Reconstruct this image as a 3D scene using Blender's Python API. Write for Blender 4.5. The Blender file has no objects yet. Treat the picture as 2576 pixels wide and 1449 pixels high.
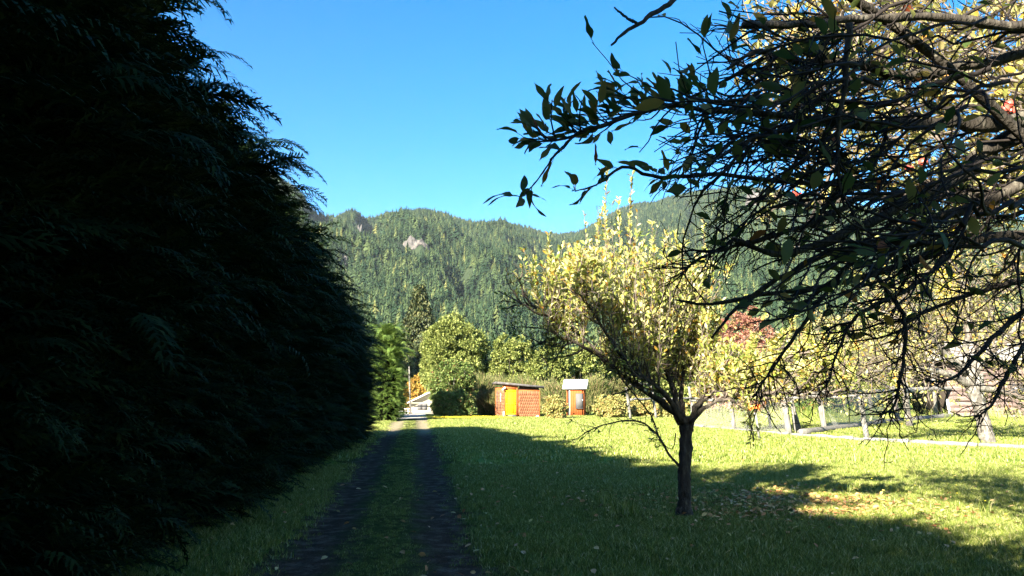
import bpy, math, random
import numpy as np

random.seed(7)
rng = np.random.default_rng(7)
SC = bpy.context.scene
COL = SC.collection
R = math.radians

# ------------------------------------------------------------------ camera
EYE = 1.62
FPX = 1946.0                                    # focal length in pixels of a 2576 px wide frame
PITCH = math.atan((990 - 724.5) / FPX)
cam_d = bpy.data.cameras.new("camera")
cam = bpy.data.objects.new("camera", cam_d)
COL.objects.link(cam)
cam.location = (0, 0, EYE)
cam.rotation_euler = (math.pi / 2 + PITCH, 0, 0)
cam_d.sensor_width = 36
cam_d.lens = 36 * FPX / 2576
cam_d.clip_start = 0.05
cam_d.clip_end = 20000
SC.camera = cam

# ------------------------------------------------------------------ sun and sky
SUN_EL, SUN_AZ = R(25), math.atan2(0.545, 0.838)          # light travels towards azimuth SUN_AZ (from +Y to +X)
LDIR = np.array([math.sin(SUN_AZ) * math.cos(SUN_EL), math.cos(SUN_AZ) * math.cos(SUN_EL), -math.sin(SUN_EL)])
sun_d = bpy.data.lights.new("sun", 'SUN')
sun_d.energy = 5.0
sun_d.angle = R(0.5)
sun_d.color = (1.0, 0.91, 0.74)
sun = bpy.data.objects.new("sun", sun_d)
COL.objects.link(sun)
sun.rotation_euler = (R(65), 0, -SUN_AZ)
sun.location = (-10, -10, 20)
world = bpy.data.worlds.new("World")
SC.world = world
world.use_nodes = True
wn, wl = world.node_tree.nodes, world.node_tree.links
bg = wn["Background"]
sky = wn.new("ShaderNodeTexSky")
sky.sky_type = 'NISHITA'
sky.sun_disc = False
sky.sun_elevation = SUN_EL
sky.sun_rotation = SUN_AZ + math.pi
sky.altitude = 400
sky.air_density = 1.0
sky.dust_density = 0.5
sky.ozone_density = 3.0
hs = wn.new("ShaderNodeHueSaturation")
hs.inputs["Saturation"].default_value = 1.42
wl.new(sky.outputs[0], hs.inputs["Color"])
wl.new(hs.outputs[0], bg.inputs[0])
bg.inputs[1].default_value = 0.05
SC.view_settings.view_transform = 'Standard'
SC.view_settings.look = 'None'
SC.view_settings.gamma = 1
SC.view_settings.use_curve_mapping = False
SC.view_settings.exposure = 2.7
SC.render.engine = 'CYCLES'
SC.cycles.use_denoising = True
SC.cycles.max_bounces = 5
SC.cycles.diffuse_bounces = 2
SC.cycles.glossy_bounces = 2
SC.cycles.transmission_bounces = 3
SC.cycles.transparent_max_bounces = 4
SC.cycles.volume_bounces = 0


# ------------------------------------------------------------------ helpers
def ray(px, py):
    u, v = (px - 1288) / FPX, (724.5 - py) / FPX
    c, s = math.cos(PITCH), math.sin(PITCH)
    return np.array([u, c - v * s, s + v * c])


def P(px, py, Y):
    """world point seen at pixel (2576 px frame) at forward distance Y"""
    r = ray(px, py)
    return np.array([0, 0, EYE]) + r * (Y / r[1])


def smooth(a, b, x):
    t = np.clip((x - a) / (b - a), 0, 1)
    return t * t * (3 - 2 * t)


def vnoise(x, y, seed=0):
    """value noise, vectorised"""
    x = np.asarray(x, float); y = np.asarray(y, float)
    xi, yi = np.floor(x).astype(np.int64), np.floor(y).astype(np.int64)
    fx, fy = x - xi, y - yi
    fx, fy = fx * fx * (3 - 2 * fx), fy * fy * (3 - 2 * fy)

    def h(a, b):
        n = (a * 374761393 + b * 668265263 + seed * 1442695041) & 0xffffffff
        n = ((n ^ (n >> 13)) * 1274126177) & 0xffffffff
        return ((n ^ (n >> 16)) & 0xffff) / 65535.0
    a, b, c, d = h(xi, yi), h(xi + 1, yi), h(xi, yi + 1), h(xi + 1, yi + 1)
    return (a * (1 - fx) + b * fx) * (1 - fy) + (c * (1 - fx) + d * fx) * fy


def fbm(x, y, seed=0, o=4):
    s, a, t = 0, 1, 0
    for i in range(o):
        s = s + a * vnoise(x * 2 ** i, y * 2 ** i, seed + i); t += a; a *= .5
    return s / t


def norm(v):
    return v / np.maximum(np.linalg.norm(v, axis=-1, keepdims=True), 1e-9)


class Acc:
    """collects quads and triangles, builds one mesh"""
    def __init__(s):
        s.V, s.Q, s.T, s.n = [], [], [], 0

    def add(s, V, Q=None, T=None):
        V = np.asarray(V, float).reshape(-1, 3)
        s.V.append(V)
        if Q is not None and len(Q): s.Q.append(np.asarray(Q, np.int64).reshape(-1, 4) + s.n)
        if T is not None and len(T): s.T.append(np.asarray(T, np.int64).reshape(-1, 3) + s.n)
        s.n += len(V)
        return s

    def box(s, c, d, rot=0.0, jit=0.0, tilt=None):
        sx, sy, sz = d[0] / 2, d[1] / 2, d[2] / 2
        V = np.array([[x, y, z] for z in (-sz, sz) for y in (-sy, sy) for x in (-sx, sx)], float)
        if jit: V += rng.normal(0, jit, V.shape)
        if tilt is not None:
            V[:, 0] += tilt[0] * V[:, 2]; V[:, 1] += tilt[1] * V[:, 2]
        cr, sr = math.cos(rot), math.sin(rot)
        V = np.stack([V[:, 0] * cr - V[:, 1] * sr, V[:, 0] * sr + V[:, 1] * cr, V[:, 2]], 1) + np.asarray(c, float)
        return s.add(V, [[0, 2, 3, 1], [4, 5, 7, 6], [0, 1, 5, 4], [2, 6, 7, 3], [0, 4, 6, 2], [1, 3, 7, 5]])

    def tubes(s, path, rad, S=4, cap=True):
        """path (M,N,3), rad (M,N)"""
        path = np.asarray(path, float); rad = np.asarray(rad, float)
        if path.ndim == 2: path, rad = path[None], rad[None]
        M, N, _ = path.shape
        tan = norm(np.gradient(path, axis=1))
        ref = np.where(np.abs(tan[:, :1, 2:3]) > .9, np.array([1., 0, 0]), np.array([0, 0, 1.]))
        ref = np.broadcast_to(ref, tan.shape)
        a = norm(np.cross(tan, ref)); b = np.cross(tan, a)
        an = np.arange(S) * 2 * math.pi / S
        ring = path[:, :, None] + rad[:, :, None, None] * (a[:, :, None] * np.cos(an)[:, None] + b[:, :, None] * np.sin(an)[:, None])
        m, n, k = np.meshgrid(np.arange(M), np.arange(N - 1), np.arange(S), indexing='ij')
        i0 = (m * N + n) * S + k; i1 = (m * N + n) * S + (k + 1) % S
        Q = np.stack([i0, i1, i1 + S, i0 + S], -1).reshape(-1, 4)
        T = None
        if cap and S >= 3:
            base = np.arange(M) * N * S
            T = np.concatenate([np.stack([base + (N - 1) * S, base + (N - 1) * S + j, base + (N - 1) * S + j + 1], 1) for j in range(1, S - 1)] +
                               [np.stack([base, base + j + 1, base + j], 1) for j in range(1, S - 1)])
        return s.add(ring, Q, T)

    def leaves(s, pos, d, up, L, W, droop=.25, fold=.35, full=True):
        """pos, d (axis), up (K,3); L, W (K,)"""
        K = len(pos)
        if K == 0: return s
        d = norm(d); side = norm(np.cross(d, up)); nrm = np.cross(side, d)
        L = np.broadcast_to(L, (K,))[:, None]; W = np.broadcast_to(W, (K,))[:, None]
        if full:
            tmpl = [(0, 0, 0), (.3, -.85, .6), (.3, 0, 0), (.3, .85, .6), (.66, -.9, .6), (.66, 0, 0), (.66, .9, .6), (1, 0, 0)]
            V = []
            for t, w, f in tmpl:
                V.append(pos + d * L * t + side * W * .5 * w + nrm * (W * fold * f * abs(w) - L * droop * t * t))
            V = np.stack(V, 1)
            o = np.arange(K)[:, None] * 8
            T = np.concatenate([o + np.array(q) for q in ([0, 3, 2], [0, 2, 1], [4, 5, 7], [5, 6, 7])])
            Q = np.concatenate([o + np.array(q) for q in ([1, 2, 5, 4], [2, 3, 6, 5])])
            return s.add(V, Q, T)
        V = np.stack([pos, pos + d * L * .5 - side * W * .5 + nrm * W * fold, pos + d * L - nrm * L * droop, pos + d * L * .5 + side * W * .5 + nrm * W * fold * .3], 1)
        o = np.arange(K)[:, None] * 4
        return s.add(V, None, np.concatenate([o + np.array([0, 3, 2]), o + np.array([0, 2, 1])]))

    def mesh(s, name, mat=None, smooth_=False):
        me = bpy.data.meshes.new(name)
        V = np.concatenate(s.V) if s.V else np.zeros((0, 3))
        Q = np.concatenate(s.Q) if s.Q else np.zeros((0, 4), np.int64)
        T = np.concatenate(s.T) if s.T else np.zeros((0, 3), np.int64)
        me.vertices.add(len(V)); me.vertices.foreach_set("co", V.astype(np.float32).ravel())
        li = np.concatenate([Q.ravel(), T.ravel()]).astype(np.int32)
        me.loops.add(len(li)); me.loops.foreach_set("vertex_index", li)
        tot = np.concatenate([np.full(len(Q), 4), np.full(len(T), 3)]).astype(np.int32)
        st = np.concatenate([[0], np.cumsum(tot)[:-1]]).astype(np.int32) if len(tot) else np.zeros(0, np.int32)
        me.polygons.add(len(tot))
        me.polygons.foreach_set("loop_start", st); me.polygons.foreach_set("loop_total", tot)
        if smooth_: me.polygons.foreach_set("use_smooth", np.ones(len(tot), bool))
        me.update(calc_edges=True)
        if mat: me.materials.append(mat)
        return me

    def build(s, name, mat, parent=None, smooth_=False, **kw):
        return link(name, s.mesh(name, mat, smooth_), parent, **kw)


def link(name, me, parent=None, loc=None, label=None, cat=None, group=None, kind=None):
    o = bpy.data.objects.new(name, me)
    COL.objects.link(o)
    if loc is not None: o.location = loc
    if parent is not None: o.parent = parent
    if label: o['label'] = label
    if cat: o['category'] = cat
    if group: o['group'] = group
    if kind: o['kind'] = kind
    return o


def thing(name, loc, label, cat, group=None, rot=0.0):
    o = link(name, None, None, loc, label, cat, group)
    o.empty_display_size = .3
    o.rotation_euler = (0, 0, rot)
    return o


def grow(S, D, L, N, wob=.25, bias=(0, 0, 0)):
    """random walk paths from starts S along D; -> (M,N,3)"""
    S = np.asarray(S, float); D = norm(np.asarray(D, float)); M = len(S)
    L = np.broadcast_to(L, (M,))[:, None]
    out = [S]; d = D; b = np.asarray(bias, float)
    if b.ndim == 1: b = b[None]
    for i in range(N - 1):
        d = norm(d + rng.normal(0, wob, (M, 3)) + b)
        out.append(out[-1] + d * L / (N - 1))
    return np.stack(out, 1)


def pick(paths, K, t0=.15, t1=1.0):
    """K random points on paths: position, tangent, parameter, index"""
    M, N, _ = paths.shape
    i = rng.integers(0, M, K); t = rng.uniform(t0, t1, K) * (N - 1) * .9999
    a = t.astype(int); f = (t - a)[:, None]
    p, q = paths[i, a], paths[i, a + 1]
    return p * (1 - f) + q * f, norm(q - p), t / (N - 1), i


def side_dir(T, ang, bias=None):
    """directions leaving tangent T at angle ang (radians, array)"""
    r = norm(rng.normal(0, 1, T.shape)); s = norm(np.cross(T, r))
    ang = np.broadcast_to(ang, (len(T),))[:, None]
    d = T * np.cos(ang) + s * np.sin(ang)
    if bias is not None: d = d + np.asarray(bias)
    return norm(d)


def resample(pts, N):
    pts = np.asarray(pts, float)
    # Catmull-Rom
    P_ = np.vstack([2 * pts[0] - pts[1], pts, 2 * pts[-1] - pts[-2]])
    out = []
    n = len(pts) - 1
    for u in np.linspace(0, n - 1e-6, N):
        i = int(u); t = u - i
        a, b, c, d = P_[i], P_[i + 1], P_[i + 2], P_[i + 3]
        out.append(.5 * (2 * b + (c - a) * t + (2 * a - 5 * b + 4 * c - d) * t * t + (3 * b - a - 3 * c + d) * t ** 3))
    return np.array(out)


def bark_tube(path, rad, S=22, N=70, amp=.16, seed=0):
    """a trunk with furrowed, knobbly bark"""
    t0 = np.linspace(0, 1, len(path)); t = np.linspace(0, 1, N)
    p = np.stack([np.interp(t, t0, path[:, k]) for k in range(3)], 1); r = np.interp(t, t0, rad)
    A = Acc(); A.tubes(p, r, S); V = A.V[0]
    ang = np.tile(np.arange(S) / S * 2 * math.pi, N); row = np.repeat(np.arange(N), S)
    c = p[row]; d = V - c
    f = 1 + amp * 1.6 * (fbm(np.cos(ang) * 3.5 + 9, np.sin(ang) * 3.5 + row * .13 + 5, seed, 4) - .5) + amp * .9 * (fbm(ang * 3.1, row * .45, seed + 7, 2) - .5) * (ang < 6.0)
    A.V[0] = c + d * f[:, None]
    return A


# ------------------------------------------------------------------ materials
def new_mat(name):
    m = bpy.data.materials.new(name); m.use_nodes = True
    nt = m.node_tree
    return m, nt, nt.nodes, nt.links, nt.nodes["Principled BSDF"]


def ramp(nodes, stops, interp='LINEAR'):
    r = nodes.new("ShaderNodeValToRGB"); r.color_ramp.interpolation = interp
    e = r.color_ramp.elements
    while len(e) < len(stops): e.new(.5)
    for i, (p, c) in enumerate(stops):
        e[i].position = p; e[i].color = (*c, 1)
    return r


def leaf_mat(name, stops, transl=.35, rough=.55, use_obj=True, spec=.3):
    m, nt, n, l, pb = new_mat(name)
    g = n.new("ShaderNodeNewGeometry"); oi = n.new("ShaderNodeObjectInfo")
    add = n.new("ShaderNodeMath"); add.operation = 'ADD'
    fr = n.new("ShaderNodeMath"); fr.operation = 'FRACT'
    l.new(g.outputs["Random Per Island"], add.inputs[0])
    if use_obj: l.new(oi.outputs["Random"], add.inputs[1])
    else: add.inputs[1].default_value = 0
    l.new(add.outputs[0], fr.inputs[0])
    r = ramp(n, stops); l.new(fr.outputs[0], r.inputs[0])
    l.new(r.outputs[0], pb.inputs["Base Color"])
    pb.inputs["Roughness"].default_value = rough
    pb.inputs["Specular IOR Level"].default_value = spec
    tr = n.new("ShaderNodeBsdfTranslucent"); l.new(r.outputs[0], tr.inputs[0])
    mx = n.new("ShaderNodeMixShader"); mx.inputs[0].default_value = transl
    l.new(pb.outputs[0], mx.inputs[1]); l.new(tr.outputs[0], mx.inputs[2])
    l.new(mx.outputs[0], n["Material Output"].inputs[0])
    return m


def noise_mat(name, stops, scale=5, detail=6, rough=.85, bump=.3, stretch=(1, 1, 1), bscale=None, spec=.2, perobj=0.0, dist=.01):
    m, nt, n, l, pb = new_mat(name)
    tc = n.new("ShaderNodeTexCoord"); mp = n.new("ShaderNodeMapping")
    mp.inputs["Scale"].default_value = stretch
    l.new(tc.outputs["Object"], mp.inputs[0])
    no = n.new("ShaderNodeTexNoise"); no.inputs["Scale"].default_value = scale; no.inputs["Detail"].default_value = detail
    no.inputs["Roughness"].default_value = .65
    l.new(mp.outputs[0], no.inputs["Vector"])
    r = ramp(n, stops); l.new(no.outputs["Fac"], r.inputs[0])
    src = r.outputs[0]
    if perobj:
        oi = n.new("ShaderNodeObjectInfo"); h = n.new("ShaderNodeHueSaturation")
        mr = n.new("ShaderNodeMapRange"); mr.inputs[3].default_value = 1 - perobj; mr.inputs[4].default_value = 1 + perobj
        l.new(oi.outputs["Random"], mr.inputs[0]); l.new(mr.outputs[0], h.inputs["Value"]); l.new(src, h.inputs["Color"])
        src = h.outputs[0]
    l.new(src, pb.inputs["Base Color"])
    pb.inputs["Roughness"].default_value = rough
    pb.inputs["Specular IOR Level"].default_value = spec
    if bump:
        n2 = n.new("ShaderNodeTexNoise"); n2.inputs["Scale"].default_value = bscale or scale * 3; n2.inputs["Detail"].default_value = 4
        l.new(mp.outputs[0], n2.inputs["Vector"])
        b = n.new("ShaderNodeBump"); b.inputs["Strength"].default_value = bump; b.inputs["Distance"].default_value = dist
        l.new(n2.outputs["Fac"], b.inputs["Height"]); l.new(b.outputs[0], pb.inputs["Normal"])
    return m


M_bark = noise_mat("bark", [(.3, (.02, .017, .013)), (.55, (.055, .047, .038)), (.75, (.15, .14, .11))], 22, stretch=(1, 1, .35), bump=.9, dist=.02)
M_bark_light = noise_mat("pale_bark", [(.3, (.035, .03, .026)), (.5, (.12, .11, .095)), (.7, (.28, .265, .235))], 9, stretch=(1, 1, .5), bump=.8, dist=.02)
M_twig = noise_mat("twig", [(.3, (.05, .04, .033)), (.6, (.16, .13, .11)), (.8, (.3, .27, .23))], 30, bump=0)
M_twig_shaded = noise_mat("shaded_twig", [(.3, (.012, .01, .009)), (.6, (.035, .028, .025)), (.8, (.09, .08, .07))], 30, bump=0)  # darker copy of the twig colour, with the tangle's shade put in
M_apple_leaf = leaf_mat("apple_leaf", [(0, (.15, .21, .035)), (.3, (.36, .40, .085)), (.55, (.54, .51, .16)), (.8, (.62, .60, .34)), (.93, (.50, .34, .05)), (1, (.42, .20, .04))], .4)
M_shaded_leaf = leaf_mat("shaded_apple_leaf", [(0, (.05, .08, .018)), (.4, (.10, .13, .03)), (.7, (.18, .18, .045)), (.88, (.24, .19, .05)), (.97, (.36, .2, .03)), (1, (.35, .08, .03))], .42)  # apple leaf darkened for the shaded near side of the crown
M_lit_leaf = leaf_mat("lit_apple_leaf", [(0, (.20, .22, .05)), (.4, (.40, .37, .12)), (.75, (.52, .46, .22)), (.95, (.5, .35, .06)), (1, (.45, .2, .04))], .4)  # paler apple leaf for sunlit crowns, the light is in the colour
M_cypress_shaded = leaf_mat("cypress_foliage_shaded", [(0, (.007, .018, .006)), (.6, (.013, .030, .009)), (1, (.028, .048, .012))], .12, rough=.7, use_obj=True, spec=.1)  # shaded copy of the cypress colour, hedge's darkness painted in
M_cypress_lit = leaf_mat("cypress_foliage_lit", [(0, (.05, .10, .018)), (.6, (.11, .18, .035)), (1, (.2, .26, .06))], .25)  # lit copy of the cypress colour, sunlight painted in
M_core = noise_mat("dark_core", [(.3, (.002, .003, .001)), (.7, (.007, .008, .004))], 3, bump=.5, spec=0)  # near black: the unlit inside of the crown as a colour
M_conifer = leaf_mat("forest_conifer", [(0, (.014, .030, .016)), (.5, (.036, .062, .030)), (.88, (.07, .098, .038)), (.97, (.10, .12, .045)), (1, (.18, .18, .06))], .1, use_obj=True, spec=.1)
# conifer: colour per tree, not per bough
for mm in (M_conifer,):
    for lk in list(mm.node_tree.links):
        if lk.from_socket.name == "Random Per Island":
            s_ = lk.to_socket; mm.node_tree.links.remove(lk); s_.default_value = 0
M_spruce = leaf_mat("spruce", [(0, (.02, .035, .015)), (.5, (.05, .065, .025)), (1, (.11, .11, .04))], .1)
M_green = leaf_mat("green_leaf", [(0, (.09, .125, .03)), (.5, (.19, .225, .055)), (1, (.31, .33, .10))], .3)
M_bush = leaf_mat("bush_leaf", [(0, (.07, .12, .03)), (.5, (.14, .20, .05)), (.86, (.20, .24, .07)), (.95, (.24, .16, .07)), (1, (.28, .12, .06))], .3)
M_red = leaf_mat("red_leaf", [(0, (.20, .075, .055)), (.5, (.34, .15, .11)), (.85, (.40, .23, .14)), (1, (.4, .32, .1))], .35)
M_orange = leaf_mat("orange_leaf", [(0, (.34, .24, .04)), (.5, (.48, .34, .07)), (1, (.40, .2, .05))], .35)
M_yellow = leaf_mat("yellow_leaf", [(0, (.35, .33, .03)), (.5, (.62, .52, .05)), (1, (.7, .56, .12))], .35)
M_broom = leaf_mat("broom_stem", [(0, (.07, .11, .03)), (.5, (.15, .17, .05)), (.85, (.24, .21, .09)), (1, (.3, .2, .12))], .2)
M_pale_leaf = leaf_mat("bramble_leaf", [(0, (.2, .24, .07)), (.5, (.38, .36, .12)), (.85, (.5, .42, .16)), (1, (.45, .2, .08))], .3)
M_grass = leaf_mat("grass_blade", [(0, (.07, .115, .016)), (.4, (.145, .19, .030)), (.8, (.25, .28, .06)), (.93, (.44, .41, .15)), (1, (.55, .5, .28))], .25, rough=.5)
M_fallen = leaf_mat("fallen_leaf", [(0, (.35, .14, .05)), (.4, (.5, .24, .09)), (.75, (.6, .42, .2)), (1, (.62, .5, .12))], .2)
M_dandelion = leaf_mat("dandelion", [(0, (.75, .6, .03)), (1, (.8, .7, .06))], .2)
M_wood_grey = noise_mat("weathered_post", [(.25, (.05, .046, .04)), (.5, (.155, .147, .132)), (.75, (.29, .28, .255))], 7, stretch=(3, 3, .5), bump=.6, perobj=.12)
M_rail = noise_mat("weathered_rail", [(.25, (.07, .065, .06)), (.5, (.2, .19, .175)), (.75, (.38, .37, .34))], 5, stretch=(1, 1, 1), bump=.6, perobj=.12)
M_slab = noise_mat("cabin_slab", [(.25, (.05, .028, .022)), (.5, (.14, .10, .09)), (.75, (.26, .21, .19))], 3, stretch=(.6, 2, 4), bump=.5, perobj=.35)
M_slab_gap = noise_mat("cabin_gap", [(0, (.03, .022, .018)), (1, (.05, .04, .03))], 3, bump=0)
M_shingle = noise_mat("shingle_paint", [(.3, (.16, .062, .030)), (.6, (.22, .095, .048)), (.8, (.28, .135, .08))], 9, stretch=(2, 2, .7), bump=.4, perobj=.18, dist=.005)
M_orange_paint = noise_mat("orange_paint", [(.3, (.24, .06, .016)), (.6, (.33, .095, .026)), (.8, (.38, .13, .045))], 6, stretch=(2, 2, .5), bump=.2, perobj=.08)
M_yellow_paint = noise_mat("yellow_door_paint", [(.32, (.40, .19, .006)), (.5, (.58, .36, .006)), (.75, (.66, .48, .01))], 6, stretch=(2, 2, .8), bump=.2)
M_dark_wood = noise_mat("dark_fascia", [(.3, (.05, .045, .045)), (.7, (.13, .12, .12))], 5, bump=.3)
M_white_metal = noise_mat("white_roof_sheet", [(.3, (.72, .73, .74)), (.7, (.82, .82, .83))], 2, bump=.05, rough=.45)
M_white_paint = noise_mat("white_paint", [(.3, (.66, .66, .62)), (.7, (.8, .79, .75))], 3, bump=.1)
M_cream = noise_mat("cream_wall", [(.3, (.22, .20, .155)), (.7, (.28, .255, .20))], 2, bump=.1)
M_grey_metal = noise_mat("grey_cabinet", [(.3, (.085, .085, .088)), (.7, (.11, .11, .112))], 2, bump=.05, rough=.8, spec=.05)
M_dark = noise_mat("dark_recess", [(0, (.03, .018, .014)), (1, (.05, .03, .022))], 3, bump=0)
M_glass = noise_mat("window_glass", [(0, (.02, .024, .028)), (1, (.05, .055, .06))], 1, bump=0, rough=.25, spec=.4)
M_wire = noise_mat("galvanised_wire", [(0, (.35, .35, .34)), (1, (.5, .5, .49))], 3, bump=0, rough=.5)
M_orange_cloth = noise_mat("orange_cloth", [(.3, (.75, .12, .02)), (.7, (.85, .25, .05))], 14, bump=.2)
M_apple = noise_mat("apple_skin", [(.3, (.5, .03, .03)), (.7, (.65, .12, .08))], 8, bump=0, rough=.35, spec=.5)
M_rock = noise_mat("rock", [(.3, (.04, .036, .036)), (.5, (.085, .080, .078)), (.7, (.16, .135, .118))], .12, stretch=(1, 1, .5), bump=1, dist=2)
M_forest_floor = noise_mat("forest_floor", [(.3, (.015, .026, .013)), (.55, (.028, .042, .018)), (.75, (.05, .058, .025))], .02, detail=8, bump=0)

# ground material: grass-coloured soil, patchy
M_ground, nt, n, l, pb = new_mat("meadow")
tc = n.new("ShaderNodeTexCoord")
na = n.new("ShaderNodeTexNoise"); na.inputs["Scale"].default_value = .35; na.inputs["Detail"].default_value = 5
nb = n.new("ShaderNodeTexNoise"); nb.inputs["Scale"].default_value = 14; nb.inputs["Detail"].default_value = 5; nb.inputs["Roughness"].default_value = .8
l.new(tc.outputs["Object"], na.inputs[0]); l.new(tc.outputs["Object"], nb.inputs[0])
ra = ramp(n, [(.3, (.075, .13, .018)), (.5, (.13, .19, .03)), (.7, (.21, .25, .05))]); l.new(na.outputs[0], ra.inputs[0])
rb = ramp(n, [(.3, (.45, .5, .4)), (.5, (.9, .9, .9)), (.7, (1.3, 1.2, 1.2))]); l.new(nb.outputs[0], rb.inputs[0])
mx = n.new("ShaderNodeMix"); mx.data_type = 'RGBA'; mx.blend_type = 'MULTIPLY'; mx.inputs[0].default_value = 1
l.new(ra.outputs[0], mx.inputs[6]); l.new(rb.outputs[0], mx.inputs[7]); l.new(mx.outputs[2], pb.inputs["Base Color"])
pb.inputs["Roughness"].default_value = .95; pb.inputs["Specular IOR Level"].default_value = .05
M_track = noise_mat("dirt_track", [(.25, (.034, .024, .017)), (.5, (.072, .051, .037)), (.72, (.17, .13, .10))], 5, detail=12, bump=1, bscale=30, dist=.03, spec=.0, rough=1)
nt = M_track.node_tree; n, l = nt.nodes, nt.links; pb = n["Principled BSDF"]
tc = n.new("ShaderNodeTexCoord"); sx = n.new("ShaderNodeSeparateXYZ"); l.new(tc.outputs["Object"], sx.inputs[0])
def mth(op, a_, b_=None):
    q = n.new("ShaderNodeMath"); q.operation = op
    for i_, v_ in enumerate((a_, b_)):
        if v_ is None: continue
        if isinstance(v_, (int, float)): q.inputs[i_].default_value = v_
        else: l.new(v_, q.inputs[i_])
    return q.outputs[0]
uu = mth('ADD', sx.outputs[0], mth('MULTIPLY', sx.outputs[1], .121))
dmin = mth('MINIMUM', mth('ABSOLUTE', mth('ADD', uu, 1.10)), mth('ABSOLUTE', mth('ADD', uu, -.36)))
nz = n.new("ShaderNodeTexNoise"); nz.inputs["Scale"].default_value = 1.6; nz.inputs["Detail"].default_value = 9; nz.inputs["Roughness"].default_value = .7
l.new(tc.outputs["Object"], nz.inputs[0])
fac = mth('ADD', dmin, mth('MULTIPLY', mth('SUBTRACT', nz.outputs[0], .5), 1.1))
fr_ = ramp(n, [(.15, (0, 0, 0)), (.55, (1, 1, 1))]); l.new(fac, fr_.inputs[0])
old = pb.inputs["Base Color"].links[0].from_socket
mp_ = n.new("ShaderNodeMapRange"); mp_.inputs[1].default_value = 30; mp_.inputs[2].default_value = 38  # sunlight painted in: track colour turns pale past the hedge's shadow
l.new(sx.outputs[1], mp_.inputs[0])
pm = n.new("ShaderNodeMix"); pm.data_type = 'RGBA'; l.new(mp_.outputs[0], pm.inputs[0]); l.new(old, pm.inputs[6]); pm.inputs[7].default_value = (.26, .22, .14, 1)
old = pm.outputs[2]
mxx = n.new("ShaderNodeMix"); mxx.data_type = 'RGBA'
gr = ramp(n, [(.35, (.035, .042, .016)), (.55, (.06, .075, .022)), (.7, (.09, .10, .035))])
nz2 = n.new("ShaderNodeTexNoise"); nz2.inputs["Scale"].default_value = 18; nz2.inputs["Detail"].default_value = 6
l.new(tc.outputs["Object"], nz2.inputs[0]); l.new(nz2.outputs[0], gr.inputs[0])
l.new(fr_.outputs[0], mxx.inputs[0]); l.new(old, mxx.inputs[6]); l.new(gr.outputs[0], mxx.inputs[7]); l.new(mxx.outputs[2], pb.inputs["Base Color"])
M_road = noise_mat("pale_gravel", [(.3, (.38, .33, .28)), (.7, (.52, .46, .4))], 2, detail=8, bump=.3)


# ------------------------------------------------------------------ ground
def gz(x, y):
    x = np.asarray(x, float); y = np.asarray(y, float)
    z = -1.6 * smooth(58, 112, y)
    z = z + .10 * (fbm(x * .18, y * .18, 3) - .5) * smooth(3, 9, np.hypot(x, y))
    return z


def track_x(k, y):                                # centre line of wheel track k
    return (-1.10 if k == 0 else .36) - .121 * y + 0 * y


def rut(x, y):
    return sum(np.exp(-((x - track_x(k, y)) / .40) ** 2) for k in (0, 1)) * (1 - smooth(44, 60, y))


ys = np.concatenate([np.linspace(-40, 0, 30), np.linspace(.3, 60, 400), np.linspace(61, 120, 60), np.geomspace(125, 420, 24)])
xs = np.concatenate([-np.geomspace(420, 41, 18), np.linspace(-40, -9, 60), np.linspace(-8.8, 12, 260), np.linspace(12.5, 50, 60), np.geomspace(52, 460, 18)])
X, Y = np.meshgrid(xs, ys)
Z = gz(X, Y) - .035 * rut(X, Y)
nx, ny = len(xs), len(ys)
ii, jj = np.meshgrid(np.arange(nx - 1), np.arange(ny - 1))
i0 = (jj * nx + ii).ravel()
Acc().add(np.stack([X, Y, Z], -1), np.stack([i0, i0 + 1, i0 + 1 + nx, i0 + nx], 1)).build("ground", M_ground, smooth_=True, kind='structure')

# worn track: two dirt ruts with a mossy crown between, ragged edges
a = Acc()
yy = np.arange(1.0, 52, .15)
c = -.37 - .121 * yy
wl_ = 1.5 + .35 * (fbm(yy * .9, yy * 0, 11) - .5) * 2; wr_ = 1.5 + .35 * (fbm(yy * 1.1, yy * 0 + 5, 21) - .5) * 2
rows = []
NW = 17
for f in np.linspace(-1, 1, NW):
    xx = c + np.where(f < 0, f * wl_, f * wr_)
    rows.append(np.stack([xx, yy, gz(xx, yy) - .035 * rut(xx, yy) + .012], 1))
V = np.stack(rows, 1); nn = len(yy)
a.add(V, [[r * NW + c_, r * NW + c_ + 1, (r + 1) * NW + c_ + 1, (r + 1) * NW + c_] for r in range(nn - 1) for c_ in range(NW - 1)])
a.build("path", M_track, kind='structure', smooth_=True)
# pale gravel road far off, crossing behind the garden
a = Acc()
yy = np.linspace(50, 125, 60)
cx = -.36 - .121 * yy
wid = 1.0 + 2.0 * smooth(60, 80, yy)
V = np.stack([np.stack([cx + f * wid, yy, gz(cx + f * wid, yy) + .03], 1) for f in (-1, 0, 1)], 1)
a.add(V, [[r * 3 + c_, r * 3 + c_ + 1, (r + 1) * 3 + c_ + 1, (r + 1) * 3 + c_] for r in range(59) for c_ in range(2)])
a.build("road", M_road, kind='structure')

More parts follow.
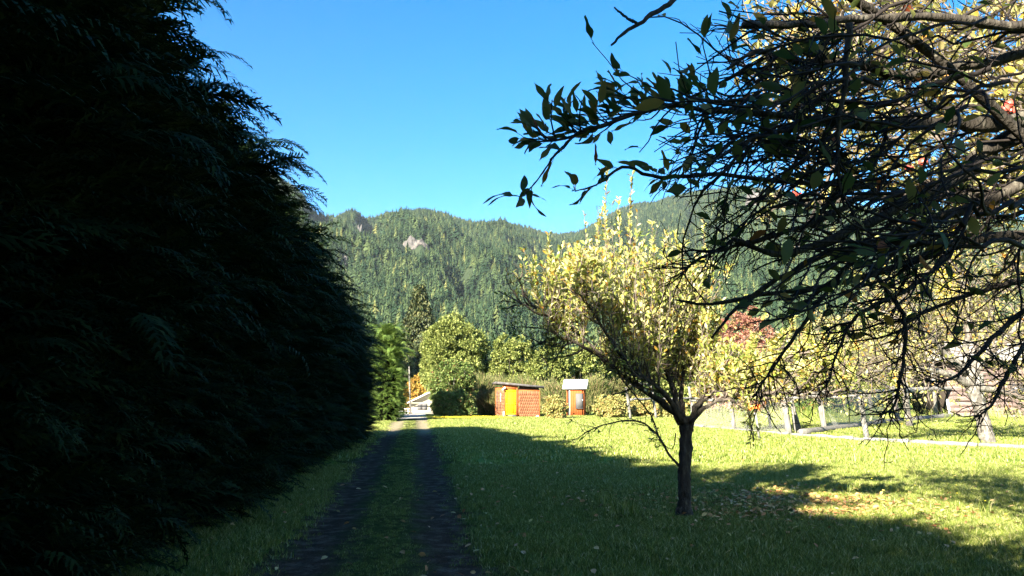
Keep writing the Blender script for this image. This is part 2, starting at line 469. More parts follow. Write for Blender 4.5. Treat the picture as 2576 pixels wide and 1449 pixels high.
# ------------------------------------------------------------------ mountain
rp = [(300, 300), (560, 380), (700, 440), (760, 478), (800, 505), (820, 512), (860, 513), (905, 520), (925, 530), (945, 528), (1000, 525), (1060, 520), (1100, 524), (1150, 545), (1200, 556), (1260, 554),
      (1300, 560), (1350, 576), (1400, 583), (1440, 582), (1480, 566), (1520, 541), (1560, 518), (1600, 503), (1650, 500), (1680, 488), (1740, 474), (1800, 468), (1870, 463), (1930, 468), (2000, 478),
      (2080, 495), (2160, 510), (2270, 531), (2377, 545), (2576, 550), (2900, 560), (3400, 500), (4200, 480)]
raz, rte = [], []
for px, py in rp:
    r_ = ray(px, py); raz.append(math.atan2(r_[0], r_[1])); rte.append(r_[2] / math.hypot(r_[0], r_[1]))
raz, rte = np.array(raz), np.array(rte)
AZ = lambda px: math.atan2(*(ray(px, 900)[:2]))
R0 = 300.0


def ridge_r(az):
    return np.interp(az, [R(-60), AZ(820), AZ(1300), AZ(1430), AZ(1500), AZ(1900), R(60)], [1500, 1750, 1900, 2150, 2300, 2350, 2200])


def hill_z(x, y):
    r = np.hypot(x, y); az = np.arctan2(x, y)
    rr = ridge_r(az); te = np.interp(az, raz, rte)
    H = rr * te - 9
    t = (r - R0) / (rr - R0)
    tc_ = np.clip(t, 0, None)
    h = np.where(t < 1, H * np.clip(tc_, 0, 1) ** 1.18, H * (1 - .5 * np.clip(t - 1, 0, 2)))
    mid = np.clip(4 * np.clip(t, 0, 1) * (1 - np.clip(t, 0, 1)), 0, 1) ** 1.7
    n1 = fbm(az * 11 + r / 700 + 1.2 * fbm(x / 500, y / 500, 5), r / 800 - az * 2, 31, 3)
    ridged = 1 - 2 * np.abs(n1 - .5) * 2
    h = h + 85 * (ridged - .55) * mid * np.clip(r / 1500, .2, 1)
    h = h + 130 * (fbm(x / 330, y / 260, 18, 3) - .5) * mid * smooth(500, 1300, r) + 40 * (fbm(x / 110, y / 110, 8, 4) - .5) * np.clip(t * 5, 0, 1) * (.35 + .65 * mid)
    # gullies near the left ridge
    for gpx, dep, w, a0, a1 in ((806, 150, .016, .5, 1.02), (918, 95, .010, .6, 1.0), (1600, 45, .012, .3, .95), (1760, 55, .012, .3, .95)):
        g = np.exp(-((az - AZ(gpx)) / w) ** 2) * smooth(a0, a0 + .15, t) * (1 - smooth(a1 - .04, a1 + .02, t))
        h = h - dep * g
    return h - 2.2 + 0 * r


azs = np.linspace(R(-48), R(52), 520)
rs = np.concatenate([np.linspace(280, 900, 60), np.linspace(910, 2500, 170), np.linspace(2520, 3600, 30)])
A_, R_ = np.meshgrid(azs, rs)
X, Y = R_ * np.sin(A_), R_ * np.cos(A_)
Z = hill_z(X, Y)
nx, ny = len(azs), len(rs)
ii, jj = np.meshgrid(np.arange(nx - 1), np.arange(ny - 1)); i0 = (jj * nx + ii).ravel()
Acc().add(np.stack([X, Y, Z], -1), np.stack([i0, i0 + 1, i0 + 1 + nx, i0 + nx], 1)).build("hillside", M_forest_floor, smooth_=True, kind='structure')
# flat valley floor all round to the horizon
a = Acc()
s = 9000
a.add([[-s, -s, -2.3], [s, -s, -2.3], [s, s, -2.3], [-s, s, -2.3]], [[0, 1, 2, 3]])
a.build("terrain", M_forest_floor, kind='structure')


def hill_at(px, py):
    """where the view ray of a pixel meets the hillside"""
    d = ray(px, py)
    t = np.linspace(280, 2600, 3000)
    p = np.array([0, 0, EYE])[None] + d[None] * t[:, None] / d[1]
    hit = np.argmax(hill_z(p[:, 0], p[:, 1]) >= p[:, 2])
    return p[hit]


# rock faces on the hill
ROCKS = [(1045, 612, 42, 16, "broad pink cliff face high in the forest, largest of the bare rocks"),
         (903, 582, 15, 18, "jagged pale rock scar below the left ridge notch"),
         (868, 652, 14, 12, "low pale rock scar beside the hedge top, lowest of the bare rocks"),
         (1900, 500, 26, 22, "grey cliff on the right-hand summit seen through twigs"),
         (2010, 640, 20, 30, "tall grey slabby rock face on right-hand slope behind twigs")]
rock_c = []
for px, py, hw, hh, lab in ROCKS:
    c = hill_at(px, py + hh * .5); dist = math.hypot(c[0], c[1])
    w, hgt = hw / FPX * dist, hh / FPX * dist
    rock_c.append((c[0] * (1 - .8 * w / dist), c[1] * (1 - .8 * w / dist), w * 1.4))
    az = math.atan2(c[0], c[1])
    er = np.array([math.sin(az), math.cos(az), 0]); ex = np.array([math.cos(az), -math.sin(az), 0])
    NU, NV = 26, 14
    V = []
    for j in range(NV):
        for i in range(NU):
            u, v = i / (NU - 1) * 2 - 1, j / (NV - 1)
            edge = (1 - abs(u) ** 3)
            q = c + ex * (u * w) + er * (v * hgt * .55 - 6)
            top = hgt * 1.9 * v * (edge * (.75 + .5 * vnoise(i * .35, 3.3, px)))
            z = c[2] - 5 + top * (.9 + .2 * vnoise(i * .7, j * .7, px))
            q = q + er * (8 * (fbm(i * .45, j * .25, px) - .5) + (1 - edge) * 14)
            V.append([q[0], q[1], z])
    q_ = [[j * NU + i, j * NU + i + 1, (j + 1) * NU + i + 1, (j + 1) * NU + i] for j in range(NV - 1) for i in range(NU - 1)]
    o = Acc().add(np.array(V) - c, q_).build("rock_outcrop", M_rock, loc=c, label=lab, cat="rock")


# ------------------------------------------------------------------ conifers
def conifer_acc(h, r, tiers, per, seg=2, droop=.35, blade=.5, trunk=True, seed=0, ragged=.25):
    rg = np.random.default_rng(seed); A = Acc()
    V, T, Q = [], [], []; n0 = 0
    z = .08 * h
    for ti in range(tiers):
        f = ti / (tiers - 1); zc = h * (.08 + .9 * f)
        rad = r * (1 - f) ** .8 + .03 * r
        nb = max(3, int(per * (1 - .55 * f)))
        a0 = rg.uniform(0, 6.28)
        for b in range(nb):
            an = a0 + b * 2 * math.pi / nb + rg.normal(0, .2)
            L = rad * (1 + rg.normal(0, ragged)); d = np.array([math.cos(an), math.sin(an), 0]); s_ = np.array([-d[1], d[0], 0])
            zb = zc + rg.normal(0, .03) * h
            w = L * blade * 1.1
            p0 = np.array([0, 0, zb + .05 * h]); p1 = d * L * .6 + [0, 0, zb - droop * L * .5]; p2 = d * L + [0, 0, zb - droop * L * 1.4]
            V += [p0, p1 + s_ * w * .5 - [0, 0, .12 * L], p1 + [0, 0, .05 * L], p1 - s_ * w * .5 - [0, 0, .12 * L], p2]
            T += [[n0, n0 + 1, n0 + 2], [n0, n0 + 2, n0 + 3], [n0 + 1, n0 + 4, n0 + 2], [n0 + 2, n0 + 4, n0 + 3]]
            n0 += 5
    V += [[0, 0, h * 1.02], [.02 * h, 0, h * .9], [-.01 * h, .017 * h, h * .9], [-.01 * h, -.017 * h, h * .9]]
    T += [[n0, n0 + 1, n0 + 2], [n0, n0 + 2, n0 + 3], [n0, n0 + 3, n0 + 1]]
    A.add(V, None, T)
    return A


def points_gn(name, pts, rot, scl, src_objs, parent=None, **kw):
    """one object whose geometry nodes put source meshes on its points"""
    me = bpy.data.meshes.new(name)
    me.vertices.add(len(pts)); me.vertices.foreach_set("co", np.asarray(pts, np.float32).ravel())
    at = me.attributes.new("rot", 'FLOAT_VECTOR', 'POINT'); at.data.foreach_set("vector", np.asarray(rot, np.float32).ravel())
    at = me.attributes.new("scl", 'FLOAT_VECTOR', 'POINT'); at.data.foreach_set("vector", np.asarray(scl, np.float32).ravel())
    at = me.attributes.new("idx", 'INT', 'POINT'); at.data.foreach_set("value", rng.integers(0, len(src_objs), len(pts)).astype(np.int32))
    o = link(name, me, parent, **kw)
    c = bpy.data.collections.new(name + "_source")
    for s_ in src_objs: c.objects.link(s_)
    ng = bpy.data.node_groups.new(name, 'GeometryNodeTree')
    ng.interface.new_socket("Geometry", in_out='INPUT', socket_type='NodeSocketGeometry')
    ng.interface.new_socket("Geometry", in_out='OUTPUT', socket_type='NodeSocketGeometry')
    N, Lk = ng.nodes, ng.links
    gi, go = N.new('NodeGroupInput'), N.new('NodeGroupOutput')
    ci = N.new('GeometryNodeCollectionInfo'); ci.inputs[0].default_value = c
    ci.inputs["Separate Children"].default_value = True; ci.inputs["Reset Children"].default_value = True
    ip = N.new('GeometryNodeInstanceOnPoints'); ip.inputs["Pick Instance"].default_value = True
    Lk.new(gi.outputs[0], ip.inputs["Points"]); Lk.new(ci.outputs[0], ip.inputs["Instance"])
    for nm, ty, sock in (("rot", 'FLOAT_VECTOR', "Rotation"), ("scl", 'FLOAT_VECTOR', "Scale"), ("idx", 'INT', "Instance Index")):
        na_ = N.new('GeometryNodeInputNamedAttribute'); na_.data_type = ty; na_.inputs[0].default_value = nm
        Lk.new([x for x in na_.outputs if x.enabled][0], ip.inputs[sock])
    Lk.new(ip.outputs[0], go.inputs[0])
    md = o.modifiers.new("scatter", 'NODES'); md.node_group = ng
    return o


def src(acc, name, mat, smooth_=False):
    return bpy.data.objects.new(name, acc.mesh(name, mat, smooth_))


conf_src = [src(conifer_acc(1, .16 + .02 * i, 20 + i, 9, seed=i, blade=.55, ragged=.45, droop=.5), "conifer", M_conifer) for i in range(6)]
NF = 150000
rr_ = np.sqrt(rng.uniform(300 ** 2, 2450 ** 2, NF)); az_ = rng.uniform(R(-24), R(40), NF)
near = rng.random(NF) < .10
rr_[near] = rng.uniform(300, 800, near.sum())
x, y = rr_ * np.sin(az_), rr_ * np.cos(az_)
ok = rr_ < ridge_r(az_) * 1.05
for cx_, cy_, w_ in rock_c: ok &= np.hypot(x - cx_, y - cy_) > w_
ok &= fbm(x / 60, y / 60, 77, 3) > .22
x, y, rr_ = x[ok], y[ok], rr_[ok]
z = hill_z(x, y) - .6
tt = np.clip((rr_ - 300) / 1800, 0, 1)
hh_ = (12.5 - 4 * tt) * np.clip(rng.lognormal(0, .32, len(x)), .4, 1.7) * (.75 + .5 * fbm(x / 150, y / 150, 55, 2))
wd = hh_ * rng.uniform(.9, 1.5, len(x))
points_gn("conifer_forest", np.stack([x, y, z], 1), np.stack([rng.normal(0, .03, len(x)), rng.normal(0, .03, len(x)), rng.uniform(0, 6.28, len(x))], 1),
          np.stack([wd, wd, hh_], 1), conf_src, kind='stuff', label="dense conifer forest covering the mountain side", cat="forest")


# nearest conifers at the foot of the mountain: things
def boughs(h, r, nb, per, seed, size, leafw=.35):
    """detailed conifer crown: boughs with small drooping sprays"""
    rg = np.random.default_rng(seed)
    f = rg.uniform(0, 1, nb) ** .85
    an = rg.uniform(0, 2 * math.pi, nb)
    zb = h * (.06 + .92 * f)
    L = r * ((1 - f) ** .92 + .02) * rg.uniform(.55, 1.15, nb)
    d = np.stack([np.cos(an), np.sin(an), np.zeros(nb)], 1)
    t = rg.uniform(.15, 1, (nb, per))
    p = d[:, None] * (L[:, None] * t)[..., None]
    p[..., 2] = zb[:, None] - L[:, None] * (.12 * t + .28 * t * t) + .02 * h * (1 - t)
    p = p + rg.normal(0, size * .35, p.shape)
    dd = d[:, None] * .8 + rg.normal(0, .45, p.shape) + np.array([0, 0, -.55])
    K = nb * per
    up = rg.normal(0, .4, (K, 3)) + [0, 0, 1]
    A = Acc(); A.leaves(p.reshape(K, 3), dd.reshape(K, 3), up, size * rg.uniform(.7, 1.3, K), size * leafw * rg.uniform(.8, 1.3, K), full=False, droop=.3)
    return A


def trunk_acc(h, r, lean=(0, 0), S=8, N=7, flare=.5):
    t = np.linspace(0, 1, N)
    p = np.stack([lean[0] * t * t * h, lean[1] * t * t * h, t * h], 1)
    rad = r * (1 - .75 * t) + r * flare * np.exp(-t * 12)
    return Acc().tubes(p, rad, S)


def add_tree(name, loc, label, cat, crown, trunk, mat_c, mat_t=M_bark, group=None, rot=0):
    o = thing(name, loc, label, cat, group, rot)
    link("trunk", trunk if isinstance(trunk, bpy.types.Mesh) else trunk.mesh("trunk", mat_t, True), o)
    c_ = link("crown", crown if isinstance(crown, bpy.types.Mesh) else crown.mesh("crown", mat_c), o)
    return o


# tall spruce standing in front of the mountain
g0 = P(1052, 990, 140)
add_tree("spruce_tree", (g0[0], 140, -1.7), "tall dark spruce rising behind the round green tree, its pointed top against the forest", "tree",
         boughs(22.8, 8.2, 1900, 26, 3, .62, .5), trunk_acc(21.5, .4), M_spruce)
mid_meshes = [(boughs(1 * 14, 2.6, 260, 10, 40 + i, .62, .6).mesh("crown", M_conifer), trunk_acc(13.4, .22).mesh("trunk", M_bark, True)) for i in range(3)]
for me_, _ in mid_meshes: pass
foot = [(690, 170, 1.5), (930, 150, 1.15), (985, 130, .95), (1010, 190, 1.3), (1100, 210, 1.5), (1170, 170, 1.0), (1215, 150, .95), (1245, 165, 1.05), (1285, 185, 1.3), (1330, 160, .95), (1390, 210, 1.4), (1450, 180, 1.1), (1520, 200, 1.3),
        (1600, 170, 1.1), (1690, 190, 1.25), (1760, 150, 1.1), (1850, 200, 1.5), (1930, 165, 1.2), (1990, 140, 1.1), (2070, 190, 1.4), (2160, 170, 1.2), (2250, 150, 1.1), (2330, 195, 1.4), (2450, 170, 1.2), (2560, 180, 1.35), (2680, 170, 1.2)]
for i, (px, Yd, sc_) in enumerate(foot):
    x0 = P(px, 900, Yd)[0]
    cm, tm = mid_meshes[i % 3]
    o = add_tree("conifer_tree", (x0, Yd, -1.9), "dark green conifer in the belt at the foot of the forested mountain", "tree", cm, tm, None, None, "conifers at the foot of the mountain", rng.uniform(0, 6))
    o.scale = (sc_, sc_, sc_ * rng.uniform(.9, 1.2))


# ------------------------------------------------------------------ broadleaf crowns
def crown_acc(rx, ry, rz, cz, nclump, per, leaf, seed, rc=.28, lobes=.25, fill=.25, wfac=.7, droop=.2):
    """clumps of leaves around a lobed ellipsoid; centre at (0,0,cz)"""
    rg = np.random.default_rng(seed)
    d = norm(rg.normal(0, 1, (nclump, 3)))
    lob = 1 + lobes * (np.sin(d[:, 0] * 5 + seed) * np.cos(d[:, 1] * 4 + seed * 2) + .6 * np.sin(d[:, 2] * 7 + seed))
    rad = np.where(rg.random(nclump) < fill, rg.uniform(.2, .8, nclump), rg.uniform(.82, 1.05, nclump)) * lob
    c = d * rad[:, None] * [rx, ry, rz] + [0, 0, cz]
    c[:, 2] = np.maximum(c[:, 2], leaf)
    rcl = rc * min(rx, ry, rz) * rg.uniform(.5, 1.2, nclump)
    o_ = norm(rg.normal(0, 1, (nclump, per, 3))) * (rg.random((nclump, per, 1)) ** .5) * rcl[:, None, None] * [1, 1, .75]
    p = c[:, None] + o_
    out = norm(o_ + .4 * d[:, None] * rcl[:, None, None])
    K = nclump * per
    dd = (out + rg.normal(0, .5, out.shape) + [0, 0, -.2]).reshape(K, 3)
    p = p.reshape(K, 3); p[:, 2] = np.maximum(p[:, 2], .02)
    A = Acc()
    A.leaves(p, dd, norm(rg.normal(0, .5, (K, 3)) + [0, 0, 1]), leaf * rg.uniform(.6, 1.4, K), leaf * wfac * rg.uniform(.6, 1.3, K), full=False, droop=droop)
    return A


def limbs_acc(h, r, n_l, spread, seed):
    rg = np.random.default_rng(seed); A = trunk_acc(h * .55, r)
    st = np.stack([np.zeros(n_l), np.zeros(n_l), rg.uniform(.2, .5, n_l) * h], 1)
    an = rg.uniform(0, 6.28, n_l)
    dr = np.stack([np.cos(an) * .7, np.sin(an) * .7, np.ones(n_l)], 1)
    pp = grow(st, dr, spread, 6, .18)
    A.tubes(pp, np.linspace(.5, .12, 6)[None] * r * np.ones((n_l, 1)), 5)
    return A


def shrub(name, px, py_top, Yd, wpx, label, mat, cat="bush", leaf=.16, ncl=110, per=34, seed=1, base=0, thick=.8, group=None, z0=0, **kw):
    b = P(px, 990, Yd); top = P(px, py_top, Yd)[2]; g = float(gz(b[0], Yd)); H = top - g
    rx = wpx / 2 / FPX * Yd
    cr = crown_acc(rx * .93, rx * thick * .93, H * (.49 - z0 / 2), H * (.5 + z0 / 2), ncl, per, leaf, seed, **kw)
    return add_tree(name, (b[0], Yd, g), label, cat, cr, limbs_acc(H * .8, .035 * H ** .7 + .02, 9, H * .5, seed), mat, M_bark_light if H < 5 else M_bark, group, 0)


shrub("broadleaf_tree", 1138, 797, 76, 168, "large round yellow-green tree rising behind the reddish bush", M_green, "tree", .22, 420, 90, 5, thick=.9, lobes=.10, rc=.19, z0=.22)
shrub("broadleaf_tree", 1100, 880, 80, 74, "lower green shoulder of foliage between the spruce and the large round tree", M_green, "tree", .27, 170, 54, 6, lobes=.1, z0=.3)
shrub("broadleaf_tree", 1205, 868, 82, 60, "dark narrow tree between the two round yellow-green trees", M_spruce, "tree", .34, 90, 36, 6, lobes=.1)
shrub("broadleaf_tree", 1290, 848, 76, 130, "second round green tree above the gap between the two sheds", M_green, "tree", .22, 300, 80, 9, lobes=.12, rc=.2)
shrub("broadleaf_tree", 1385, 866, 74, 120, "green tree crown behind the white-roofed outhouse", M_green, "tree", .22, 280, 76, 12, lobes=.12, rc=.2)
shrub("broadleaf_tree", 1475, 872, 76, 110, "green tree seen under the yellow apple tree's left limb", M_green, "tree", .34, 180, 38, 14, lobes=.15, rc=.22)
shrub("broadleaf_tree", 1570, 900, 78, 120, "green tree farthest right behind the yellow apple tree's fork", M_bush, "tree", .34, 160, 36, 15, lobes=.15)
shrub("broadleaf_tree", 1700, 880, 84, 140, "loose green tree directly behind the apple tree's trunk fork", M_green, "tree", .34, 160, 36, 16, lobes=.15)
shrub("berry_bush", 1143, 912, 55, 116, "big green bush with red-tinged shoots left of the yellow-doored shed", M_bush, leaf=.15, ncl=340, per=60, seed=21, lobes=.12, rc=.2)
shrub("berry_bush", 1115, 985, 52.5, 60, "low rusty brown bush at the foot of the big green bush", M_bush, leaf=.15, ncl=130, per=36, seed=22, lobes=.2)
shrub("berry_bush", 1160, 990, 52.5, 70, "low reddish thorny bush beside the dandelion strip", M_bush, leaf=.15, ncl=120, per=36, seed=23, lobes=.2)
shrub("maple_tree", 1043, 953, 124, 56, "golden orange tree behind the small cream house", M_orange, "tree", .36, 110, 36, 25, lobes=.2)
shrub("red_tree", 1868, 772, 62, 176, "reddish-pink leaved tree behind the apple tree", M_red, "tree", .22, 420, 40, 31, lobes=.14, rc=.16, thick=.8)
shrub("yellow_poplar", 2412, 588, 120, 66, "bright yellow autumn tree high behind the twigs at right", M_yellow, "tree", .5, 190, 40, 33, lobes=.12, rc=.3)
for i, (px, pt, Yd, w, lab, mt) in enumerate([
        (1950, 850, 78, 150, "yellow-green tree between the red tree and the paddock", M_pale_leaf), (2060, 840, 84, 170, "pale yellow tree above the middle of the paddock fence", M_pale_leaf),
        (2180, 800, 88, 180, "pale green tree left of the slab cabin's roof", M_green), (2300, 780, 90, 170, "straw-coloured tree behind the slab cabin's left end", M_pale_leaf),
        (2440, 760, 92, 190, "yellowish tree above the slab cabin's roof", M_pale_leaf), (2600, 770, 92, 190, "yellowish tree at the right edge of the frame", M_pale_leaf),
        (2080, 930, 66, 120, "green bush in shade behind the netting", M_bush), (2210, 935, 68, 120, "yellow-green bush by the tall fence posts", M_green),
        (1900, 960, 64, 110, "brown-leaved bush behind the front netting", M_bush), (1800, 950, 66, 120, "pale bush just right of the apple trunk", M_pale_leaf)]):
    shrub("background_tree" if w > 140 else "bush", px, pt, Yd, w, lab, mt, "tree" if w > 140 else "bush", .28, 170, 34, 50 + i, lobes=.16)
for i, (px, pt, Yd, w, lab) in enumerate([
        (1395, 1003, 50, 60, "pale yellow bramble clump between the two sheds"), (1540, 998, 52, 90, "yellow bramble patch right of the white-roofed outhouse"),
        (1615, 1002, 54, 90, "straw-yellow bramble under the apple tree's long limb"), (1685, 1006, 52, 80, "low pale bramble behind the apple tree's trunk")]):
    shrub("bramble_bush", px, pt, Yd, w, lab, M_pale_leaf, "bush", .11, 200, 48, 70 + i, lobes=.2)


# broom shrubs: fine upright stems
def broom(px, pt, Yd, wpx, label, seed):
    b = P(px, 990, Yd); g = float(gz(b[0], Yd)); H = P(px, pt, Yd)[2] - g; rx = wpx / 2 / FPX * Yd
    rg = np.random.default_rng(seed); n_ = 3200
    an = rg.uniform(0, 6.28, n_); rr0 = rx * rg.uniform(0, .9, n_) ** .6
    S_ = np.stack([np.cos(an) * rr0, np.sin(an) * rr0 * .8, rg.uniform(.05, .6, n_) * H], 1)
    D = np.stack([np.cos(an) * .4, np.sin(an) * .4, np.ones(n_)], 1) + rg.normal(0, .42, (n_, 3))
    A = Acc(); L = (H - S_[:, 2]) * rg.uniform(.3, .95, n_) * (.75 + .35 * np.sin(S_[:, 0] * 2.6 + seed)) * np.sqrt(np.clip(1 - (rr0 / rx) ** 2 * .8, .1, 1))
    pp = grow(S_, D, L, 4, .08)
    A.tubes(pp, np.array([.022, .02, .015, .006])[None] * np.ones((n_, 1)), 3, cap=False)
    t = Acc(); bs = np.zeros((8, 3)); t.tubes(grow(bs, rg.normal(0, .4, (8, 3)) + [0, 0, 1], H * .6, 4, .1), np.array([.04, .03, .02, .01])[None] * np.ones((8, 1)), 5)
    add_tree("broom_shrub", (b[0], Yd, g), label, "shrub", A, t, M_broom)


for i, (px, pt, Yd, w, lab) in enumerate([
        (1215, 925, 60, 100, "fine-stemmed broom shrub between the big bush and the yellow-doored shed"), (1275, 930, 63, 110, "tall broom shrub directly behind the yellow-doored shed"),
        (1345, 925, 64, 110, "brownish broom shrub above the shed roof's right end"), (1405, 930, 62, 90, "broom shrub rising between the two sheds"),
        (1480, 925, 62, 100, "broom shrub right behind the white-roofed outhouse"), (1560, 930, 63, 120, "wide broom shrub right of the outhouse"),
        (1235, 975, 57, 70, "low broom clump touching the yellow-doored shed's left side")]):
    broom(px, pt, Yd, w, lab, 90 + i)


# ------------------------------------------------------------------ cypress hedge
def spray_template(seed, n=9):
    """one flat drooping cypress spray of length 1 along +X, z up"""
    rg = np.random.default_rng(seed); A = Acc()
    t = np.linspace(0, 1, 6)
    cx = lambda t_: np.stack([t_, 0 * t_, .16 * np.sin(t_ * 2.2) - .38 * t_ * t_], -1)
    st = cx(t)
    w = np.linspace(.022, .006, 6)
    V = np.concatenate([st + [0, 1, 0] * w[:, None], st - [0, 1, 0] * w[:, None]])
    A.add(V, [[i, i + 1, i + 7, i + 6] for i in range(5)])
    for k in range(n * 2):
        s_ = 1 if k % 2 else -1
        f = .12 + .86 * (k // 2) / n + rg.uniform(0, .03)
        p = cx(np.array(f)); L = .36 * (1 - f * .72) * rg.uniform(.75, 1.2)
        d = norm(np.array([.85, s_ * .62, -.12 + rg.normal(0, .12)]))
        q = norm(np.cross(d, [0, 0, 1])) * .020
        m_ = p + d * L * .55 + [0, 0, .02]; e = p + d * L + [0, 0, -.10 * L - .02]
        A.add([p - q * .5, p + q * .5, m_ - q, m_ + q, e - q * .15, e + q * .15], [[0, 1, 3, 2], [2, 3, 5, 4]])
        for j in (.35, .65):                       # side fingers
            b_ = p + d * L * j; dd = norm(d + np.array([.2, -s_ * 1.1 if j < .5 else s_ * .9, -.1])); l2 = L * .42
            q2 = norm(np.cross(dd, [0, 0, 1])) * .014
            A.add([b_ - q2, b_ + q2, b_ + dd * l2 + [0, 0, -.03 * l2]], None, [[0, 1, 2]])
    V = np.concatenate(A.V); Q = np.concatenate(A.Q); T = np.concatenate(A.T)
    return V, Q, T


SPR = [spray_template(i) for i in range(4)]


def sprays(A, pos, d, up, L, tw=None):
    d = norm(d); side = norm(np.cross(up, d)); nrm = np.cross(d, side)
    kind = rng.integers(0, 4, len(pos))
    for k in range(4):
        m = kind == k
        V, Q, T = SPR[k]; K = m.sum(); nv = len(V)
        if K == 0: continue
        W = pos[m][:, None] + L[m][:, None, None] * (V[None, :, :1] * d[m][:, None] + V[None, :, 1:2] * side[m][:, None] + V[None, :, 2:3] * nrm[m][:, None])
        o = (np.arange(K) * nv)[:, None, None]
        A.add(W, (Q[None] + o), (T[None] + o))
    return A


def cypress_acc(h, rx, nsp, seed, taper=.35, sz=(.35, .75), plume=.03):
    rg = np.random.default_rng(seed)
    f = rg.uniform(0, 1, nsp) ** .95; an = rg.uniform(0, 6.28, nsp)
    prof = rx * (1 - taper * f ** 2.0) * np.sqrt(np.clip((1.03 - f) / .22, 0.04, 1)) * np.clip(.8 + f * 1.6, 0, 1)
    lump = 1 + .10 * np.sin(an * 3 + f * 9 + seed) + .08 * np.sin(an * 5 - f * 17)
    rr = prof * lump * np.where(rg.random(nsp) < .3, rg.uniform(.4, .8, nsp), rg.uniform(.8, 1.02, nsp))
    d0 = np.stack([np.cos(an), np.sin(an), np.zeros(nsp)], 1)
    pos = d0 * rr[:, None]; pos[:, 2] = f * h
    L = rg.uniform(*sz, nsp)
    pos -= d0 * (L * .45)[:, None]
    dr = d0 + rg.normal(0, .35, (nsp, 3)) + np.stack([np.zeros(nsp), np.zeros(nsp), .25 + .5 * f ** 3], 1)
    A = Acc(); sprays(A, pos, dr, norm(rg.normal(0, .35, (nsp, 3)) + [0, 0, 1]), L)
    npl = int(nsp * plume)
    if npl:
        f2 = rg.uniform(.35, 1.0, npl); a2 = rg.uniform(0, 6.28, npl)
        dd0 = np.stack([np.cos(a2), np.sin(a2), 0 * a2], 1)
        r2 = rx * (1 - taper * f2 ** 2) * np.sqrt(np.clip((1.03 - f2) / .22, .04, 1)) * .75
        p2 = dd0 * r2[:, None]; p2[:, 2] = f2 * h
        # each plume: a leading shoot dressed with overlapping sprays
        for q_ in range(4):
            sh = q_ * .22
            sprays(A, p2 + (dd0 + [0, 0, .45]) * sh * .9 + rg.normal(0, .03, p2.shape), dd0 + np.array([0, 0, .75 - .35 * q_]) + rg.normal(0, .18, p2.shape), norm(rg.normal(0, .3, (npl, 3)) + [0, 0, 1]), rg.uniform(.45, .8, npl))
    # solid near-black core: stops light leaking through, stands for the shade inside
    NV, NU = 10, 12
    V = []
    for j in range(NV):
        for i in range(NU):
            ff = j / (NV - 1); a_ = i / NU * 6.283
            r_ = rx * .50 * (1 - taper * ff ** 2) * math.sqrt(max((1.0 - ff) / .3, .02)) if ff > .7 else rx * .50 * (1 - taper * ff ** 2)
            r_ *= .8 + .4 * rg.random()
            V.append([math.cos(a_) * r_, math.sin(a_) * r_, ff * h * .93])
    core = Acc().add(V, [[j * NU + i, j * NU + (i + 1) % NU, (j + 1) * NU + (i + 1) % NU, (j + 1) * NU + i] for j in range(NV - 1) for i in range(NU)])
    return A, core


HV = []
for s_ in range(4):
    A, core = cypress_acc(6.0, 1.5, 2300, 200 + s_, taper=.28)
    HV.append((A.mesh("foliage", M_cypress_shaded), core.mesh("shade_core", M_core), trunk_acc(5.6, .12).mesh("trunk", M_bark, True)))
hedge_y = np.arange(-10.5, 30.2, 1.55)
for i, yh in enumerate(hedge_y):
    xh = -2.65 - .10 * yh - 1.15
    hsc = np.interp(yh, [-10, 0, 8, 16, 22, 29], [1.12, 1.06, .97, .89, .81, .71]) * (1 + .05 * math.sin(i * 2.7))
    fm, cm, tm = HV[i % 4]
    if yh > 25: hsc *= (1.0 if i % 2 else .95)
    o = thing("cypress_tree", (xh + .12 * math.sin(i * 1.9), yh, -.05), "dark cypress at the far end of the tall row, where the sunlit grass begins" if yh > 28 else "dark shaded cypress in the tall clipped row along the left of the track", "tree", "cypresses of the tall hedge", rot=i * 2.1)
    link("trunk", tm, o); link("foliage", fm, o); link("shade_core", cm, o)
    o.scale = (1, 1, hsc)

# unseen trees added behind the viewer to block part of the sky
bk = (crown_acc(2.2, 2.2, 3.4, 4.6, 260, 40, .22, 777).mesh("crown", M_green), trunk_acc(5, .18).mesh("trunk", M_bark, True))
for (bx_, by_) in ((5.2, -4.5), (8.6, -3.2), (6.2, -9.2), (10.5, -7.5), (2.0, -14)):
    add_tree("broadleaf_tree", (bx_, by_, 0), "green tree added unseen behind the viewer to block part of the sky", "tree", bk[0], bk[1], None, None, "added sky-blocking trees", bx_)

# free-standing cypress beyond the hedge, sunlit
A, core = cypress_acc(5.6, 1.15, 2100, 301, taper=.5, sz=(.35, .7))
g0 = P(970, 1050, 47)
o = thing("cypress_tree", (g0[0], 47, 0), "sunlit bushy cypress standing alone beyond the end of the dark hedge", "tree")
A.build("foliage", M_cypress_lit, o); core.build("shade_core", M_core, o); trunk_acc(5, .12).build("trunk", M_bark, o, True)
for (hx_, hy_, hs2) in ((-10.4, 52.5, .62), (-11.5, 48.5, .75), (-12.5, 56, .8)):  # extra cypresses, hidden from view, added to shade the far track
    fm, cm, tm = HV[int(hy_) % 4]
    o = thing("cypress_tree", (hx_, hy_, 0), "added dark cypress hidden behind the sunlit one, casting shade on the far track", "tree", "added shade-casting cypresses", rot=hy_)
    link("trunk", tm, o); link("foliage", fm, o); link("shade_core", cm, o); o.scale = (.95, .95, hs2)
